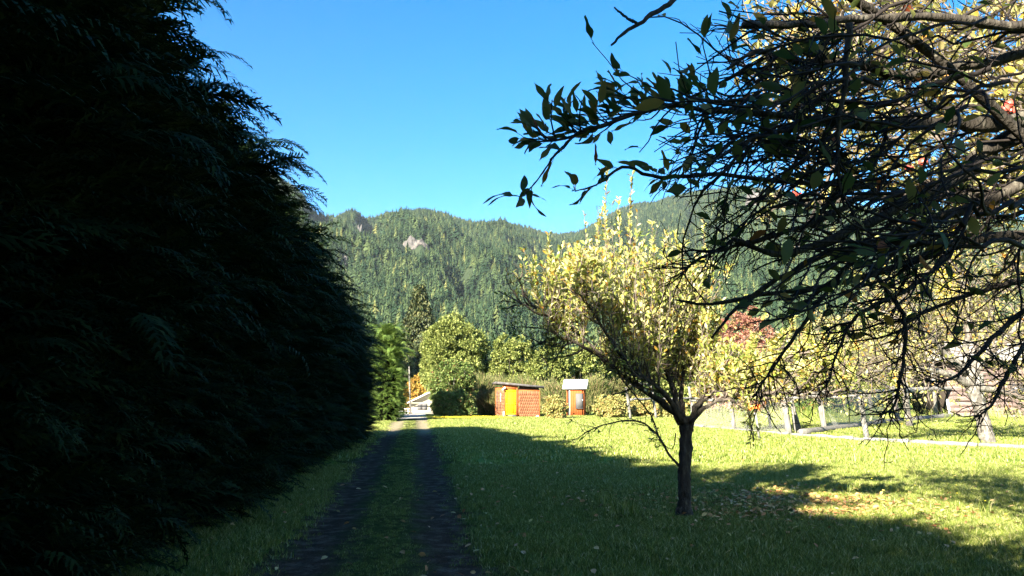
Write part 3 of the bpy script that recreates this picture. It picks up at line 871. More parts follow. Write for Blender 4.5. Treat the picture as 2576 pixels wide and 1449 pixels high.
# dark conifer leaning over the far track
A, core = cypress_acc(6.0, 1.0, 1500, 302, taper=.6, sz=(.35, .7))
g0 = P(984, 1050, 55)
o = thing("cypress_tree", (g0[0], 55, 0), "dark cypress behind the sunlit one, arching beside the opening to the cream house", "tree")
A.build("foliage", M_cypress_shaded, o); core.build("shade_core", M_core, o); trunk_acc(5.4, .3).build("trunk", M_bark, o, True)

# ------------------------------------------------------------------ yellow-doored shed
def wbox(parent, name, mat, c, d, **kw):
    return Acc().box((0, 0, 0), d, **kw).build(name, mat, parent, loc=c)


SY = 54.0
k = SY / FPX                                       # metres per pixel at the shed
sx0 = (1303 - 1288) * k                            # corner between wing and front
shed = thing("garden_shed", (sx0, SY, float(gz(sx0, SY))), "orange-red shingled shed with a yellow panelled door and lean-to roof", "shed")
FW, FH = 50 * k + .1, 2.35
B0 = .12
# front wall (door bay + shingled bay) runs from x=-.95 to FW along y=0; left wing folds back
DX0, DX1 = -.86, -.12
wbox(shed, "wall", M_orange_paint, ((FW) / 2 - .02, .06, .95 + B0 / 2), (FW + .04, .08, 1.72))
wbox(shed, "corner_post", M_orange_paint, (DX1 + .05, -.01, 1.02), (.09, .1, 1.98))
wbox(shed, "corner_post", M_orange_paint, (DX0 - .045, -.01, 1.02), (.07, .1, 1.98))
wbox(shed, "lintel_board", M_orange_paint, ((DX0 + DX1) / 2 - .05, .0, 2.06), (DX1 - DX0 + .3, .09, .34))
wbox(shed, "doorstep", M_dark_wood, ((DX0 + DX1) / 2, -.03, .10), (DX1 - DX0, .2, .14))
top_band = wbox(shed, "dark_band", M_dark, (FW / 2 + .02, .12, 1.98), (FW - .12, .05, .3))  # dark strip set back under the roof edge
wbox(shed, "top_plate", M_orange_paint, (FW / 2 + .02, .06, 1.80), (FW, .09, .05))
door = wbox(shed, "door", M_yellow_paint, ((DX0 + DX1) / 2, .0, 1.02), (DX1 - DX0 - .02, .045, 1.72))
dw = DX1 - DX0
for cx_, cz_, w_, h_ in ((0, .80, dw - .04, .10), (0, -.80, dw - .04, .12), (0, -.12, dw - .04, .11), (-dw / 2 + .07, .34, .09, .80), (dw / 2 - .07, .34, .09, .80), (-dw / 2 + .07, -.46, .09, .55), (dw / 2 - .07, -.46, .09, .55)):
    wbox(door, "door_rail" if w_ > h_ else "door_stile", M_yellow_paint, (cx_, -.035, cz_), (w_, .026, h_))
wbox(door, "handle", M_dark_wood, (-dw / 2 + .08, -.07, -.1), (.05, .05, .03))


def shingle_mesh(w, h):
    A = Acc(); n_ = 5
    top = [[-w / 2, -.008, h], [w / 2, -.008, h]]
    pts = [[w / 2 - w * i / n_, -.022, -.05 * math.sin(math.pi * i / n_) * 1.1] for i in range(n_ + 1)]
    fr = top + pts[:]                               # front outline: TL, TR, then bottom right->left
    nF = len(fr); bk = [[p[0], p[1] + .016, p[2]] for p in fr]
    T = [[0, i, i + 1] for i in range(1, nF - 1)]
    T = [[a_, c_, b_] for a_, b_, c_ in T]
    Q = [[i, (i + 1) % nF, (i + 1) % nF + nF, i + nF] for i in range(nF)]
    A.add(fr + bk, Q, T)
    return A.mesh("shingle", M_shingle)


sh_me = [shingle_mesh(.135 + .012 * i, .25) for i in range(3)]


def shingles(parent, x0, x1, z0, z1, place, rows):
    for r_ in range(rows):
        z_ = z0 + (z1 - z0) * r_ / rows
        xx = x0 + (.0 if r_ % 2 else .07); i = 0
        while xx < x1 - .05:
            me_ = sh_me[rng.integers(0, 3)]
            o = link("shingle", me_, parent)
            xj = min(xx + .07, x1 - .06)
            o.location = place(xj, z_ + rng.normal(0, .006))
            o.rotation_euler = (R(-1.5), rng.normal(0, .02), place.rot)
            xx += .147


class Place:  # a spot on a wall given along it and upwards
    def __init__(s, o, rot, off): s.o, s.rot, s.off = o, rot, off
    def __call__(s, x_, z_):
        return (s.o[0] + math.cos(s.rot) * x_ - math.sin(s.rot) * s.off, s.o[1] + math.sin(s.rot) * x_ + math.cos(s.rot) * s.off, z_)


shingles(shed, .04, FW, .08, 1.74, Place((0, 0), 0, .0), 8)
# left wing: folds back and to the left
wrot = math.pi + R(-38)
WL = .80
wx0, wy0 = DX0 - .08, 0.0
rot_w = R(-38)
wc = (wx0 - math.cos(rot_w) * WL / 2, wy0 - math.sin(rot_w) * WL / 2)
wbox(shed, "wall", M_orange_paint, (wc[0], wc[1] + .05, 1.05), (WL, .07, 1.95), rot=rot_w)
pl = Place((wx0 - math.cos(rot_w) * WL, wy0 - math.sin(rot_w) * WL), rot_w, -.0)
shingles(shed, .03, WL - .02, .06, 1.82, pl, 9)
for fx in (.12, .38):
    q = pl(fx + .04, 1.12); wbox(shed, "batten", M_dark_wood, (q[0], q[1] - .05, 1.12), (.035, .03, 1.35), rot=rot_w)
q = pl(.44, 1.15); wbox(shed, "batten", M_white_paint, (q[0] + .02, q[1] - .055, 1.35), (.03, .03, .6), rot=rot_w)
# side and back walls
bl = pl(0, 0)
wbox(shed, "wall", M_orange_paint, (bl[0] + .02, bl[1] + .85, 1.0), (.07, 1.6, 1.95))
wbox(shed, "wall", M_orange_paint, (FW - .03, 1.2, .95), (.07, 2.2, 1.75))
wbox(shed, "wall", M_orange_paint, ((FW + bl[0]) / 2, 2.3, .95), (FW - bl[0], .07, 1.75))
wbox(shed, "corner_post", M_orange_paint, (FW + .0, -.0, .95), (.06, .1, 1.8))
# roof: single slope falling to the right, thick dark edge
zl, zr = 2.37, 2.06
out = [(-1.78, .55), (-1.50, -.32), (FW + .30, -.30), (FW + .34, 2.7), (-1.78, 2.7)]
zz = lambda x_, y_: zl + (zr - zl) * (x_ + 1.5) / (FW + 1.8) - .02 * y_ - .25 * max(0, -1.5 - x_)
V = [[x_, y_, zz(x_, y_)] for x_, y_ in out] + [[x_, y_, zz(x_, y_) + .05] for x_, y_ in out]
Acc().add(V, [[i, (i + 1) % 5, (i + 1) % 5 + 5, i + 5] for i in range(5)], [[5, 6, 7], [5, 7, 8], [5, 8, 9], [0, 2, 1], [0, 3, 2], [0, 4, 3]]).build("roof", M_dark_wood, shed)
fx0, fx1 = -1.50, FW + .30
for (xa, ya), (xb, yb) in ((out[0], out[1]), (out[1], out[2]), (out[2], out[3])):
    L_ = math.hypot(xb - xa, yb - ya); n_ = 2
    za, zb_ = zz(xa, ya), zz(xb, yb); nx_, ny_ = (yb - ya) / L_ * .025, -(xb - xa) / L_ * .025
    V = []
    for (x_, y_, z_) in ((xa, ya, za), (xb, yb, zb_)):
        V += [[x_ + nx_ * .1, y_ + ny_ * .1, z_ - .07], [x_ + nx_, y_ + ny_, z_ - .07], [x_ + nx_, y_ + ny_, z_ + .07], [x_ + nx_ * .1, y_ + ny_ * .1, z_ + .07]]
    Acc().add(V, [[0, 1, 2, 3], [7, 6, 5, 4], [0, 4, 5, 1], [1, 5, 6, 2], [2, 6, 7, 3], [3, 7, 4, 0]]).build("fascia", M_dark_wood, shed)
# two-headed lamp over the door
lamp = thing("wall_lamp", (sx0 + DX0 - .08, SY - .14, float(gz(sx0, SY)) + 1.98), "white twin-head lamp fixed at the upper left of the yellow door", "lamp")
wbox(lamp, "bracket", M_white_paint, (0, .05, 0), (.09, .06, .09))
for dx_, dz_ in ((-.07, -.04), (.05, .07)):
    hd = Acc().tubes(np.array([[dx_, .0, dz_], [dx_ - .01, -.05, dz_ - .01], [dx_ - .03, -.14, dz_ - .06]]), np.array([.03, .055, .07]), 10).build("lamp_head", M_white_paint, lamp, True)
# white marker peg and pale stone
Acc().tubes(np.array([[0, 0, -.05], [0, 0, .4], [0.01, 0, .42]]), np.array([.05, .05, .02]), 8).build("wooden_peg", M_white_paint, None, False,
    loc=((1302 - 1288) * k - .0 - .0, SY - .45, float(gz(0, SY))), label="short white peg in the grass before the shed's yellow door", cat="peg")
bpy.data.objects["wooden_peg"].location.x = sx0 + DX0 - .12
V = norm(rng.normal(0, 1, (1, 3)))
rk = Acc()
for j in range(5):
    for i in range(8):
        ph = (j / 4 - .5) * math.pi; th = i / 8 * 6.283; rr_0 = 1 + rng.normal(0, .08)
        rk.add([[.12 * rr_0 * math.cos(ph) * math.cos(th), .1 * rr_0 * math.cos(ph) * math.sin(th), .09 * rr_0 * math.sin(ph)]])
rk.Q = [np.array([[j * 8 + i, j * 8 + (i + 1) % 8, (j + 1) * 8 + (i + 1) % 8, (j + 1) * 8 + i] for j in range(4) for i in range(8)])]
rk.build("stone", M_white_paint, None, True, loc=(sx0 + FW - .15, SY - .25, .05), label="pale stone on the grass at the shed's right corner", cat="stone")

# ------------------------------------------------------------------ outhouse
OY = 57.0
k2 = OY / FPX
ox0 = (1448 - 1288) * k2
oh = thing("outhouse", (ox0, OY, float(gz(ox0, OY))), "narrow orange outhouse with a bright white gabled roof and grey box", "outhouse", rot=R(-14))
OW, OD, OHt = 1.20, 1.05, 1.95
wbox(oh, "wall", M_orange_paint, (-OW / 2, 0, OHt / 2), (.05, OD, OHt))
wbox(oh, "wall", M_orange_paint, (OW / 2, 0, OHt / 2), (.05, OD, OHt))
wbox(oh, "wall", M_orange_paint, (0, OD / 2, OHt / 2), (OW - .05, .05, OHt))
for i in range(8):                                  # front boards
    bx_ = -OW / 2 + .30 + i * .125
    if bx_ < OW / 2 - .03:
        wbox(oh, "board", M_orange_paint, (bx_, -OD / 2 + rng.normal(0, .003), OHt / 2 - .02), (.119, .03, OHt - .04))
wbox(oh, "door_gap", M_dark, (-OW / 2 + .17, -OD / 2 + .04, OHt / 2 - .02), (.10, .02, OHt - .06))
wbox(oh, "batten", M_dark_wood, (-OW / 2 + .13, -OD / 2 - .02, OHt / 2 - .04), (.06, .05, OHt - .1))
wbox(oh, "batten", M_white_paint, (-OW / 2 + .215, -OD / 2 - .02, OHt / 2 - .04), (.035, .04, OHt - .1))
for i in range(7):
    wbox(oh, "board", M_orange_paint, (-OW / 2 - .034, -OD / 2 + .1 + i * .146, OHt / 2), (.018, .138, OHt - .03))
cab = wbox(oh, "cabinet", M_grey_metal, (OW / 2 - .27, -OD / 2 - .13, 1.12), (.48, .20, 1.02))
wbox(cab, "frame", M_orange_paint, (0, .02, .54), (.56, .2, .055))
wbox(cab, "frame", M_orange_paint, (-.27, .02, 0), (.05, .2, 1.02))
wbox(cab, "frame", M_dark_wood, (0, .02, -.535), (.56, .2, .045))
wbox(cab, "latch", M_white_paint, (.25, -.09, .05), (.03, .04, .1))
ridge_z, eave_z = 2.62, 1.96
for sgn in (-1, 1):                                 # gable with ridge along local x
    y_e, y_r = sgn * (OD / 2 + .26), 0
    V = []
    for x_ in (-OW / 2 - .28, OW / 2 + .28):
        V += [[x_, y_r + .0 * sgn, ridge_z], [x_, y_e, eave_z], [x_, y_e, eave_z + .03], [x_, y_r, ridge_z + .03]]
    rf = Acc().add(V, [[0, 1, 2, 3], [7, 6, 5, 4], [0, 4, 5, 1], [2, 6, 7, 3], [1, 5, 6, 2]]).build("roof_sheet", M_white_metal, oh)
for sgn in (-1, 1):
    xg = sgn * OW / 2
    Acc().add([[xg - .02, -OD / 2, OHt], [xg - .02, OD / 2, OHt], [xg - .02, 0, ridge_z - .05], [xg + .02, -OD / 2, OHt], [xg + .02, OD / 2, OHt], [xg + .02, 0, ridge_z - .05]],
              [[0, 1, 4, 3], [1, 2, 5, 4], [2, 0, 3, 5]], [[0, 2, 1], [3, 4, 5]]).build("gable", M_orange_paint, oh)

# ------------------------------------------------------------------ cream house, pole, white gate far off
HY = 118.0
kh = HY / FPX
hx = (1037 - 1288) * kh
hz = float(gz(hx, HY))
hs_ = thing("cream_house", (hx, HY, hz), "small cream house with a pale gabled roof, half hidden by bushes", "house")
W_, D_, H_ = 5.6, 7.0, 2.0
wbox(hs_, "wall", M_cream, (W_ / 2, .1, H_ / 2), (W_, .2, H_))
wbox(hs_, "wall", M_cream, (.1, D_ / 2, H_ / 2), (.2, D_ - .4, H_))
wbox(hs_, "wall", M_cream, (W_ - .1, D_ / 2, H_ / 2), (.2, D_ - .4, H_))
Acc().add([[0, .02, H_], [W_, .02, H_], [W_ / 2, .02, H_ + 1.25], [0, .2, H_], [W_, .2, H_], [W_ / 2, .2, H_ + 1.25]], [[0, 3, 4, 1], [1, 4, 5, 2], [2, 5, 3, 0]], [[0, 1, 2], [3, 5, 4]]).build("gable", M_cream, hs_)
for sgn in (0, 1):
    xe, xr = (-.5, W_ / 2) if sgn == 0 else (W_ + .5, W_ / 2)
    ze, zr_ = H_ - .25, H_ + 1.32
    V = []
    for y_ in (-1.0, D_ + .5): V += [[xe, y_, ze], [xr, y_, zr_], [xr, y_, zr_ + .16], [xe, y_, ze + .16]]
    Acc().add(V, [[0, 1, 2, 3], [7, 6, 5, 4], [0, 4, 5, 1], [2, 6, 7, 3], [3, 7, 4, 0]]).build("roof", M_white_paint, hs_)
wbox(hs_, "beam", M_cream, (W_ / 2, -.92, H_ - .18), (W_ + .4, .12, .14))
for wx_ in (1.6, 4.0):
    wf = wbox(hs_, "window", M_dark_wood, (wx_ + .1, -.01, 1.25), (1.5, .08, .95))
    for i in range(2): wbox(wf, "pane", M_grey_metal, (-.37 + i * .74, -.045, 0), (.64, .02, .8))
pole_x = (1036 - 1288) / FPX * 104
pole = Acc().tubes(np.array([[.35, 0, 0], [.15, 0, 3.2], [0, 0, 6.4]]) * [1, 1, 1.05], np.array([.13, .11, .08]), 8)
pole.build("utility_pole", M_wood_grey, None, True, loc=(pole_x - .3, 104, float(gz(pole_x, 104))), label="thin pale wooden pole before the golden tree, left of the cream house", cat="pole")
gt = thing("white_gate", ((1008 - 1288) / FPX * 112, 112, float(gz(-15, 112))), "low white railing left of the cream house", "gate")
for i in range(6): wbox(gt, "post", M_white_paint, (i * .42, 0, .6), (.08, .08, 1.2))
for i in range(3): wbox(gt, "rail", M_white_paint, (1.05, -.06, .3 + i * .38), (2.3, .04, .1))


# ------------------------------------------------------------------ fences
def GP(px, py):
    r_ = ray(px, py); t = -EYE / r_[2]
    return np.array([r_[0] * t, r_[1] * t])


def post(parent, x_, y_, h, w, lean=(-.06, 0), round_=True):
    t = np.linspace(0, 1, 6)
    p = np.stack([lean[0] * t * h, lean[1] * t * h, t * h - .05 * (t < .01)], 1) + rng.normal(0, .008, (6, 3)) * [1, 1, 0]
    rad = w * .37 * (1 + rng.normal(0, .06, 6))
    return Acc().tubes(p, rad, 7).build("post", M_wood_grey, parent, False, loc=(x_ - parent.location.x, y_ - parent.location.y, 0))


def log(parent, name, a_, b_, r_, mat, N=10, wob=.02):
    t = np.linspace(0, 1, N)[:, None]
    p = np.array(a_) * (1 - t) + np.array(b_) * t + rng.normal(0, wob, (N, 3)) * [0, 1, .6]
    o_ = np.array(parent.location)
    rad = r_ * (1 + rng.normal(0, .1, N))
    return Acc().tubes(p - o_, rad, 7).build(name, mat, parent, False)


def netting(parent, a_, b_, z0, z1, step=.10, w=.0035):
    """diamond wire netting from a to b: crossing strands"""
    a_, b_ = np.array(a_), np.array(b_); Lh = np.linalg.norm(b_ - a_); d = (b_ - a_) / Lh; H = z1 - z0
    A = Acc(); paths = []
    for sg in (1, -1):
        for u in np.arange(-H, Lh + H, step):
            u0, u1 = u, u + sg * H
            t0, t1 = 0.0, 1.0
            lo, hi = 0, 1
            for edge, sgn_ in ((0, 1), (Lh, -1)):
                pass
            # clip in u
            if u1 == u0: continue
            ta, tb = sorted(((0 - u0) / (u1 - u0), (Lh - u0) / (u1 - u0)))
            lo, hi = max(0, ta), min(1, tb)
            if hi - lo < .02: continue
            q = []
            for tt_ in (lo, hi):
                uu = u0 + (u1 - u0) * tt_
                q.append([a_[0] + d[0] * uu, a_[1] + d[1] * uu, z0 + H * tt_])
            paths.append(q)
    pp = np.array(paths)
    A.tubes(pp - np.array(parent.location), np.full(pp.shape[:2], w), 3, cap=False)
    for z_ in (z0, z1):
        A.tubes(np.array([[[*a_, z_], [*b_, z_]]]) - np.array(parent.location), np.full((1, 2), w * 1.4), 3, cap=False)
    return A.build("wire_netting", M_wire, parent, kind='stuff')


# front fence: runs from left-back to right-front
fA = thing("paddock_fence", (9, 34, 0), "grey post and log fence along the near side of the paddock", "fence")
pts = [(1847, 1082, 1.5, .27), (1985, 1093, 1.5, .33), (2182, 1109, 1.6, .25)]
gp = [GP(a_, b_) for a_, b_, _, _ in pts]
for (px, py, h, w), g in zip(pts, gp): post(fA, g[0], g[1], h, w, (-.11, 0))
g = GP(2006, 1092); post(fA, g[0], g[1] + .2, 1.35, .14, (-.1, 0))
g = GP(1962, 1084); post(fA, g[0], g[1] + 1.2, 1.35, .16, (-.1, 0))
base = [GP(1700, 1070), GP(1770, 1077), GP(1990, 1096), GP(2150, 1108), GP(2290, 1116), GP(2464, 1124), GP(2640, 1134)]
for i in range(len(base) - 1):
    a_, b_ = base[i], base[i + 1]
    log(fA, "base_log", (*a_, .04), (*(a_ + (b_ - a_) * .97), .05), .085, M_rail)
top = [(*GP(1740, 1074), 1.28), (*gp[0], 1.32), (*gp[1], 1.45), (*gp[2], 1.55)]
for i in range(3): log(fA, "top_rail", np.array(top[i]) + [0, -.12, 0], np.array(top[i + 1]) + [0, -.12, .0], .055, M_rail)
netting(fA, gp[0] + [0, .16], gp[1] + [0, .16], .12, 1.25)
netting(fA, GP(1740, 1074) + [0, .16], gp[0] + [0, .16], .12, 1.25)
# side fence: runs away to the right
fB = thing("side_fence", (12, 31, 0), "grey fence with a thick top rail running back towards the slab cabin", "fence")
ptsB = [(2075, 1086, 2.05, .30), (2261, 1059, 2.05, .33), (2321, 1036, 3.3, .42)]
gB = [GP(a_, b_) for a_, b_, _, _ in ptsB]
for (px, py, h, w), g in zip(ptsB, gB): post(fB, g[0], g[1], h, w, (-.12, 0))
g = GP(2196, 1046); post(fB, g[0], g[1], 1.9, .34, (-.1, 0))
post(fB, 13.4 + 0, 33.5, 1.5, .12, (-.1, 0))
baseB = [GP(2015, 1096), GP(2170, 1075), GP(2270, 1061)]
for i in range(2): log(fB, "base_log", (*baseB[i], .1), (*(baseB[i] + (baseB[i + 1] - baseB[i]) * .98), .1), .14, M_wood_grey)
log(fB, "base_log", (*GP(2290, 1060), .1), (*GP(2410, 1050), .1), .18, M_wood_grey)
zt = lambda p_, py: EYE + (990 - py) / FPX * p_[1]
tr = [gB[0] + [-1.5, -1.2], gB[0], gB[1], GP(2440, 1046)]
trz = [zt(tr[0], 992), zt(tr[1], 989), zt(tr[2], 983), zt(tr[3], 976)]
for i in range(3): log(fB, "top_rail", (tr[i][0], tr[i][1] - .2, trz[i]), (tr[i + 1][0], tr[i + 1][1] - .2, trz[i + 1]), .11 if i < 2 else .17, M_rail)
netting(fB, gB[0] + [.1, .2], gB[0] + (gB[1] - gB[0]) * .75 + [.1, .2], .15, 1.6, step=.14, w=.006)
g4 = GP(2440, 1046); post(fB, g4[0], g4[1] - .3, 2.2, .55, (-.0, 0))
# back fence left of it
fC = thing("back_fence", (7.5, 46, 0), "pale leaning fence posts with one rail behind the apple tree's trunk", "fence")
ptsC = [(1587, 1057, 2.0, .24), (1651, 1054, 2.1, .26), (1745, 1050, 2.1, .26), (1672, 1036, 1.6, .2)]
gC = [GP(a_, b_) for a_, b_, _, _ in ptsC[:3]]
for (px, py, h, w), g in zip(ptsC[:3], gC): post(fC, g[0], g[1], h, w, (-.13, 0))
for i, (a_, b_) in enumerate(((0, 1), (1, 2))):
    log(fC, "rail", (*gC[a_], 1.25), (*gC[b_], 1.3), .07, M_rail)
log(fC, "rail", (*gC[0], 2.2), (*gC[1], 2.22), .07, M_rail)
log(fC, "rail", (*gC[2], 1.3), (*gp[0], 1.3), .06, M_rail)

# stake with orange cloth
g = GP(1911, 1109)
st = thing("garden_stake", (g[0], g[1], 0), "thin dark leaning stake in front of the paddock fence", "stake")
Acc().tubes(np.array([[0, 0, -.05], [-.05, 0, .5], [-.12, 0, 1.0]]), np.array([.045, .045, .04]), 6).build("stake_shaft", M_rail, st)
Acc().tubes(np.array([[-.12, 0, .98], [-.12, 0, 1.06], [-.13, 0, 1.12]]), np.array([.07, .08, .03]), 6).build("dark_cap", M_dark, st)
oc = thing("orange_rag", (g[0] - .13, g[1] - .03, 1.1), "bright orange rag tied on the thin stake below the apple branches", "rag")
for sx_, w_ in ((-1, .24), (1, .14)):
    U = 6; V = []
    for j in range(U):
        for i in range(U):
            u, v = i / (U - 1), j / (U - 1)
            V.append([sx_ * (.02 + u * w_), -.03 + .03 * math.sin(u * 7 + v * 3) - .02, (v - .5) * (.08 + .16 * u) + .04 + .012 * math.sin(u * 11)])
    nv = U * U
    V2 = [[a_, b_ + .012, c_] for a_, b_, c_ in V]
    q_ = [[j * U + i, j * U + i + 1, (j + 1) * U + i + 1, (j + 1) * U + i] for j in range(U - 1) for i in range(U - 1)]
    Acc().add(V + V2, q_ + [[a_ + nv for a_ in reversed(f_)] for f_ in q_]).build("cloth_wing", M_orange_cloth, oc, True)

# ------------------------------------------------------------------ slab cabin at right
CY = 54.0
kc = CY / FPX
cxl = (2375 - 1288) * kc
cb = thing("slab_cabin", (cxl, CY, 0), "rustic cabin clad in wavy horizontal slab boards behind the side fence", "cabin", rot=R(-6))
CW, CH = 15.0, 4.0
wbox(cb, "wall", M_slab_gap, (CW / 2, .12, CH / 2), (CW, .1, CH))
wbox(cb, "wall", M_slab_gap, (.05, 3.2, CH / 2), (.1, 6, CH))
wbox(cb, "wall", M_slab_gap, (CW - .05, 3.2, CH / 2), (.1, 6, CH))
nrow = 11
for r_ in range(nrow):
    z0 = CH * r_ / nrow; hgt = CH / nrow
    xa = 0
    while xa < CW:
        L_ = min(rng.uniform(2.6, 4.2), CW - xa)
        if CW - xa - L_ < .8: L_ = CW - xa
        N = 12; t = np.linspace(0, L_, N)
        lo = z0 - .02 + .05 * (fbm(t * 1.6 + xa, t * 0 + r_, 61, 2) - .5) * 2
        hi = z0 + hgt * .93 + .05 * (fbm(t * 1.6 + xa, t * 0 + r_ + 40, 62, 2) - .5) * 2
        yb, yf = .07, -.0 + rng.uniform(-.03, .02)
        V = np.concatenate([np.stack([xa + t * .99, t * 0 + yf + .0, lo], 1), np.stack([xa + t * .99, t * 0 + yf + .02, hi], 1), np.stack([xa + t * .99, t * 0 + yb, lo], 1), np.stack([xa + t * .99, t * 0 + yb, hi], 1)])
        V[:, :] += 0
        q_ = []
        for i in range(N - 1):
            q_ += [[i, i + 1, N + i + 1, N + i], [2 * N + i, 2 * N + i + 1, i + 1, i], [N + i, N + i + 1, 3 * N + i + 1, 3 * N + i]]
        q_ += [[0, N, 3 * N, 2 * N], [N - 1, 3 * N - 1, 4 * N - 1, 2 * N - 1]]
        Acc().add(V, q_).build("slab_board", M_slab, cb)
        xa += L_
wbox(cb, "corner_post", M_white_paint, (-.06, -.06, .62), (.14, .12, 1.24), tilt=(-.1, 0))
wbox(cb, "base_log", M_wood_grey, (CW / 2, -.14, .08), (CW, .2, .16))
for x_ in (2.1, 6.6):
    wbox(cb, "wall_post", M_rail, (x_, -.1, 1.5), (.5, .12, 3.0), jit=.02)
wf = wbox(cb, "window", M_dark_wood, (4.6, -.08, 1.9), (1.1, .12, .8)); wbox(wf, "pane", M_glass, (0, -.06, 0), (.9, .03, .62))
V = []
for x_ in (-3.2, CW + .6):
    V += [[x_, -.9, CH - .15], [x_, 3.3, CH + 1.35], [x_, 3.3, CH + 1.45], [x_, -.9, CH - .05]]
Acc().add(V, [[0, 1, 2, 3], [7, 6, 5, 4], [0, 4, 5, 1], [2, 6, 7, 3], [3, 7, 4, 0]]).build("roof", M_rail, cb)
V = []
for x_ in (-3.2, CW + .6):
    V += [[x_, 7.5, CH - .15], [x_, 3.3, CH + 1.35], [x_, 3.3, CH + 1.45], [x_, 7.5, CH - .05]]
Acc().add(V, [[0, 1, 2, 3], [7, 6, 5, 4], [0, 4, 5, 1], [2, 6, 7, 3], [3, 7, 4, 0]]).build("roof", M_rail, cb)
for x_ in (-3.0, -1.2): wbox(cb, "porch_post", M_wood_grey, (x_, -.7, 1.95), (.2, .2, 3.9))


# ------------------------------------------------------------------ apple trees
def single_leaf_meshes(mat, L, W, n=5):
    out = []
    for i in range(n):
        A = Acc(); p = np.zeros((1, 3))
        A.tubes(np.array([[[0, 0, 0], [L * .18, 0, .02 * L], [L * .34, 0, .0]]]), np.full((1, 3), .0011), 3, cap=False)
        n_ = 8; t = np.linspace(0, 1, n_); l_ = L * (.9 + .07 * i); w_ = W * (.85 + .08 * i)
        wv = w_ * .5 * np.sin(np.pi * t ** .85) ** .75 * (1 - .25 * t); wv[0] = wv[-1] = .0004
        bend = (.10, .32, .55, -.12, .22)[i % 5]; fo = (.5, .9, .3, .6, 1.1)[i % 5]; ph = i * 1.7
        mid = np.stack([L * .32 + l_ * t * (1 - .12 * abs(bend)), .08 * l_ * np.sin(t * 2.5 + ph) - .08 * l_ * math.sin(ph), -l_ * bend * t * t], 1)
        wave = .10 * w_ * np.sin(t * 9 + ph)
        lt = mid + np.stack([0 * t, wv * (1 - .25 * fo), wv * fo * .6 + wave * (t > .05)], 1); rt = mid + np.stack([0 * t, -wv * (1 - .25 * fo), wv * fo * .6 - wave * (t > .05)], 1)
        A.add(np.concatenate([lt, mid, rt]), [[j, n_ + j, n_ + j + 1, j + 1] for j in range(n_ - 1)] + [[n_ + j, 2 * n_ + j, 2 * n_ + j + 1, n_ + j + 1] for j in range(n_ - 1)])
        out.append(A.mesh("leaf", mat, True))
    return out


from mathutils import Matrix, Vector


def place_leaf(me, parent, pos, d, up, s=1.0):
    d = norm(d); side = norm(np.cross(up, d)); nr = np.cross(d, side)
    o = link("leaf", me, parent)
    m = Matrix(((d[0], side[0], nr[0]), (d[1], side[1], nr[1]), (d[2], side[2], nr[2]))).to_4x4()
    o.matrix_local = Matrix.Translation(Vector(np.asarray(pos) - np.array(parent.location))) @ m @ Matrix.Scale(float(s), 4)
    return o


def px_limb(pts, Y0, Y1, N):
    P_ = [P(px, py, Y0 + (Y1 - Y0) * i / (len(pts) - 1)) for i, (px, py) in enumerate(pts)]
    return resample(P_, N)


# ---- middle apple tree, about ten metres off
TY = 10.5
tb = P(1722, 1290, TY)
T1 = thing("apple_tree", (tb[0], TY, 0), "yellow-leaved apple tree with a short dark trunk in the middle of the lawn", "tree")
loc1 = np.array([tb[0], TY, 0])
tr = px_limb([(1722, 1296), (1722, 1250), (1722, 1190), (1724, 1130), (1727, 1075), (1722, 1050)], TY, TY, 18)
rad = np.interp(np.linspace(0, 1, 18), [0, .1, .5, .8, .92, 1], [.125, .088, .080, .092, .122, .08]) * (1 + rng.normal(0, .03, 18))
bark_tube(tr - loc1, rad, amp=.32, seed=4).build("trunk", M_bark, T1, True)
LIMB1 = [([(1712, 1068), (1690, 1035), (1650, 1000), (1600, 968), (1560, 940), (1530, 914), (1490, 886), (1440, 858), (1390, 850), (1335, 875)], 10.5, 10.2, .062, .012),
         ([(1535, 918), (1480, 860), (1420, 815), (1370, 790), (1330, 768), (1262, 756)], 10.3, 10.6, .03, .006),
         ([(1716, 1060), (1700, 1015), (1692, 965), (1665, 918), (1645, 880), (1600, 830), (1560, 780)], 10.5, 10.9, .055, .012),
         ([(1722, 1060), (1712, 1000), (1718, 940), (1740, 880), (1745, 800), (1730, 720)], 10.5, 11.3, .05, .012),
         ([(1740, 1062), (1755, 1020), (1790, 990), (1850, 955), (1920, 925), (2000, 905), (2090, 900)], 10.5, 10.9, .055, .010),
         ([(1742, 1058), (1765, 1010), (1775, 960), (1775, 900), (1760, 830), (1740, 760)], 10.5, 11.4, .045, .010),
         ([(1715, 1062), (1680, 1000), (1620, 950), (1560, 890), (1500, 800), (1450, 720)], 10.4, 9.5, .045, .010),
         ([(1735, 1062), (1790, 1015), (1870, 1000), (1950, 985), (2040, 1000), (2120, 990)], 10.4, 9.7, .035, .008),
         ([(1708, 1172), (1680, 1140), (1655, 1095), (1615, 1062), (1560, 1060), (1500, 1075), (1460, 1098)], 10.5, 10.2, .022, .005),
         ([(1655, 1095), (1640, 1050), (1610, 1010), (1570, 960), (1545, 920)], 10.4, 10.0, .015, .005),
         ([(1700, 1090), (1690, 1130), (1650, 1100)], 10.45, 10.3, .01, .004)]
scaf = []
for i, (pl_, y0, y1, r0, r1) in enumerate(LIMB1):
    path = px_limb(pl_, y0, y1, 22)
    wob = rng.normal(0, .25, path.shape) * np.linspace(r0, r1, 22)[:, None]; wob[0] = 0
    path = path + wob
    scaf.append(path)
    Acc().tubes(path - loc1, np.linspace(r0 * .82, r1, 22) * (1 + rng.normal(0, .09, 22)), 7).build("limb", M_bark, T1, True)
scafA = np.stack(scaf)
